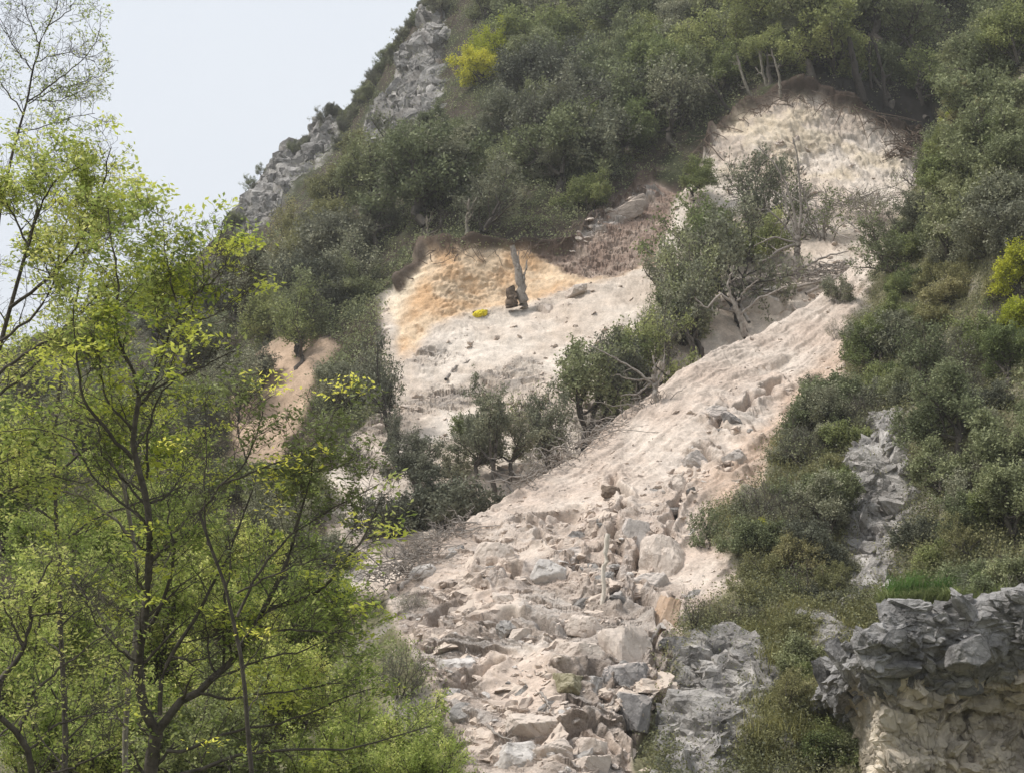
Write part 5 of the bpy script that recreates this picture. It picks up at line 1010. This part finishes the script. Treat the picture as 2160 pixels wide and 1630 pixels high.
fgtree("leafy tree on the left edge, its bright crown reaching over the sky", 24, [([(-120, GND), (-100, 1400), (-60, 1000), (-20, 800), (20, 650), (60, 520), (80, 440)], 44, 9), ([(20, 650), (90, 600), (150, 540), (190, 470), (215, 400), (235, 310)], 12, 3), ([(60, 520), (90, 420), (130, 370), (180, 345)], 8, 3), ([(-20, 800), (60, 740), (130, 700), (190, 640), (230, 600)], 12, 3), ([(-40, 860), (33, 807), (100, 747), (160, 720), (230, 735)], 11, 3), ([(60, 520), (20, 440), (-10, 380)], 8, 3), ([(-60, 1000), (40, 960), (110, 900), (170, 880)], 12, 3), ([(-80, 1100), (0, 1040), (103, 1000), (180, 1020)], 12, 3), ([(0, 720), (80, 660), (120, 590), (130, 500), (150, 430)], 10, 3), ([(80, 440), (60, 380), (100, 330)], 6, 2), ([(150, 540), (210, 520), (260, 500)], 6, 2), ([(190, 640), (260, 660), (330, 640)], 6, 2)],
       'lush', 'bark', 14, n2=16, l2=1.0, n3=7, n4=4, per=4, ls=.092, tip=.7, leafy=.9, leaft=-.25, dz=.9)
fgtree("airy fresh-leaved tree between the edge tree and the forked tree", 28, [([(140, GND), (135, 1500), (120, 1100), (110, 900), (130, 760), (160, 640), (180, 540)], 26, 7), ([(110, 900), (60, 820), (10, 760), (-40, 720)], 9, 3), ([(130, 760), (200, 700), (280, 650), (330, 570)], 9, 3), ([(160, 640), (110, 580), (60, 560)], 7, 2), ([(120, 1000), (200, 930), (300, 880), (380, 850)], 9, 3), ([(120, 1100), (50, 1050), (-20, 1010)], 9, 3), ([(180, 540), (220, 470), (270, 440)], 6, 2), ([(180, 540), (150, 480), (160, 420)], 6, 2), ([(280, 650), (340, 640), (400, 600)], 6, 2), ([(120, 1150), (220, 1080), (330, 1050), (430, 1000)], 10, 3), ([(300, 880), (400, 900), (480, 880)], 6, 2)],
       'lush', 'bark', 21, n2=13, l2=1.1, n3=7, n4=4, per=4, ls=.09, tip=.8, leafy=.65, leaft=-.05, dz=.9)
fgtree("low-branching tree in the bottom left corner", 20, [([(80, GND), (70, 1640), (60, 1580), (40, 1530), (0, 1512)], 34, 18), ([(0, 1434), (25, 1400), (51, 1367), (65, 1300), (70, 1250), (110, 1180)], 18, 5), ([(40, 1530), (67, 1461), (120, 1415), (169, 1377), (230, 1330)], 12, 3), ([(-30, GND), (-20, 1600), (-10, 1500), (0, 1434)], 30, 20), ([(51, 1367), (20, 1300), (-10, 1240)], 8, 3), ([(60, 1580), (130, 1520), (230, 1500), (270, 1480)], 9, 3), ([(70, 1640), (150, 1620), (250, 1570)], 11, 4), ([(65, 1300), (120, 1290), (200, 1310)], 7, 2)],
       'lush', 'bark', 15, n2=11, per=3, ls=.085, leafy=.6, leaft=-.05)
fgtree("thin bare-twigged tree with a few dark leaf rosettes right of the forked tree", 19, [([(560, GND), (545, 1800), (520, 1500), (500, 1300), (440, 1150), (420, 1080)], 24, 9), ([(420, 1080), (470, 1020), (520, 975), (540, 920), (555, 860)], 8, 3), ([(470, 1020), (560, 985), (620, 960), (670, 930), (700, 890)], 7, 2), ([(500, 1300), (560, 1180), (620, 1120), (690, 1080), (760, 1040), (800, 1020)], 10, 3), ([(520, 975), (500, 900), (520, 850)], 6, 2), ([(560, 985), (640, 1000), (700, 990), (760, 960)], 6, 2), ([(620, 1120), (650, 1040), (660, 970), (720, 830)], 6, 2), ([(440, 1150), (430, 1020), (440, 900), (425, 830)], 7, 2), ([(500, 1250), (600, 1200), (700, 1170), (770, 1080)], 7, 2)],
       'mid', 'bark', 16, n2=10, l2=.7, l3=.35, n3=6, n4=4, per=4, ls=.075, tip=1.0, leafy=.8, leaft=-.05, dz=.4)
# thickets behind the foreground trees
G5 = "leafy bushes behind the foreground trees"
for u, v, D, w, m, lab in [(740, 1700, 38, 330, 'lush', "bright green bush filling the bottom between trees and rubble"), (900, 1760, 36, 270, 'lush', "duller green bush touching the bottom left of the rubble"), (560, 1560, 40, 340, 'lush', "olive-green bush behind the lowest branches of the forked tree"), (640, 1420, 44, 300, 'lush', "fresh green bush above the bottom thicket, left of the rubble"),
                           (400, 1700, 36, 380, 'mid', "shadowy green bush behind the forked trunk base"), (180, 1640, 36, 380, 'lush', "large green bush behind the pale trunk"), (40, 1500, 38, 360, 'lush', "green bush behind the bottom left corner tree"), (330, 1450, 42, 340, 'lush', "green bush showing between the forked stems"), (130, 1300, 42, 330, 'lush', "bright bush behind the left edge tree, halfway down"),
                           (460, 1320, 46, 280, 'lush', "green bush right of the forked stems, halfway down"), (300, 1180, 48, 300, 'lush', "green bush behind the middle of the forked tree"), (30, 1130, 46, 320, 'lush', "bright bush at the left edge below the sky gap"), (560, 1200, 50, 230, 'grey', "grey-green bush behind the thin bare-twigged tree")]:
    plant('thick', m, u, v, w, lab, 'bush', G5, D=D, sink=.3)

# ------------------------------------------------------------------ haze: the slight milky air between the camera and the mountain
hm, t = new_mat("haze_air"); pv = t.nodes.new("ShaderNodeVolumePrincipled"); pv.inputs['Density'].default_value = .00038; pv.inputs['Color'].default_value = (.96, .96, .94, 1); pv.inputs['Anisotropy'].default_value = .2
t.links.new(pv.outputs[0], t.nodes.new("ShaderNodeOutputMaterial").inputs['Volume'])
x0, x1, y0, y1, z0, z1 = -1600, 1600, -400, 2600, -1.6, 330
hv = [(x, y, z) for z in (z0, z1) for x, y in ((x0, y0), (x1, y0), (x1, y1), (x0, y1))]
hq = [(3, 2, 1, 0), (4, 5, 6, 7), (0, 1, 5, 4), (1, 2, 6, 5), (2, 3, 7, 6), (3, 0, 4, 7)]
tag(mesh_np("haze", hv, hq, hm), "thin pale haze over the hillside", kind='stuff')
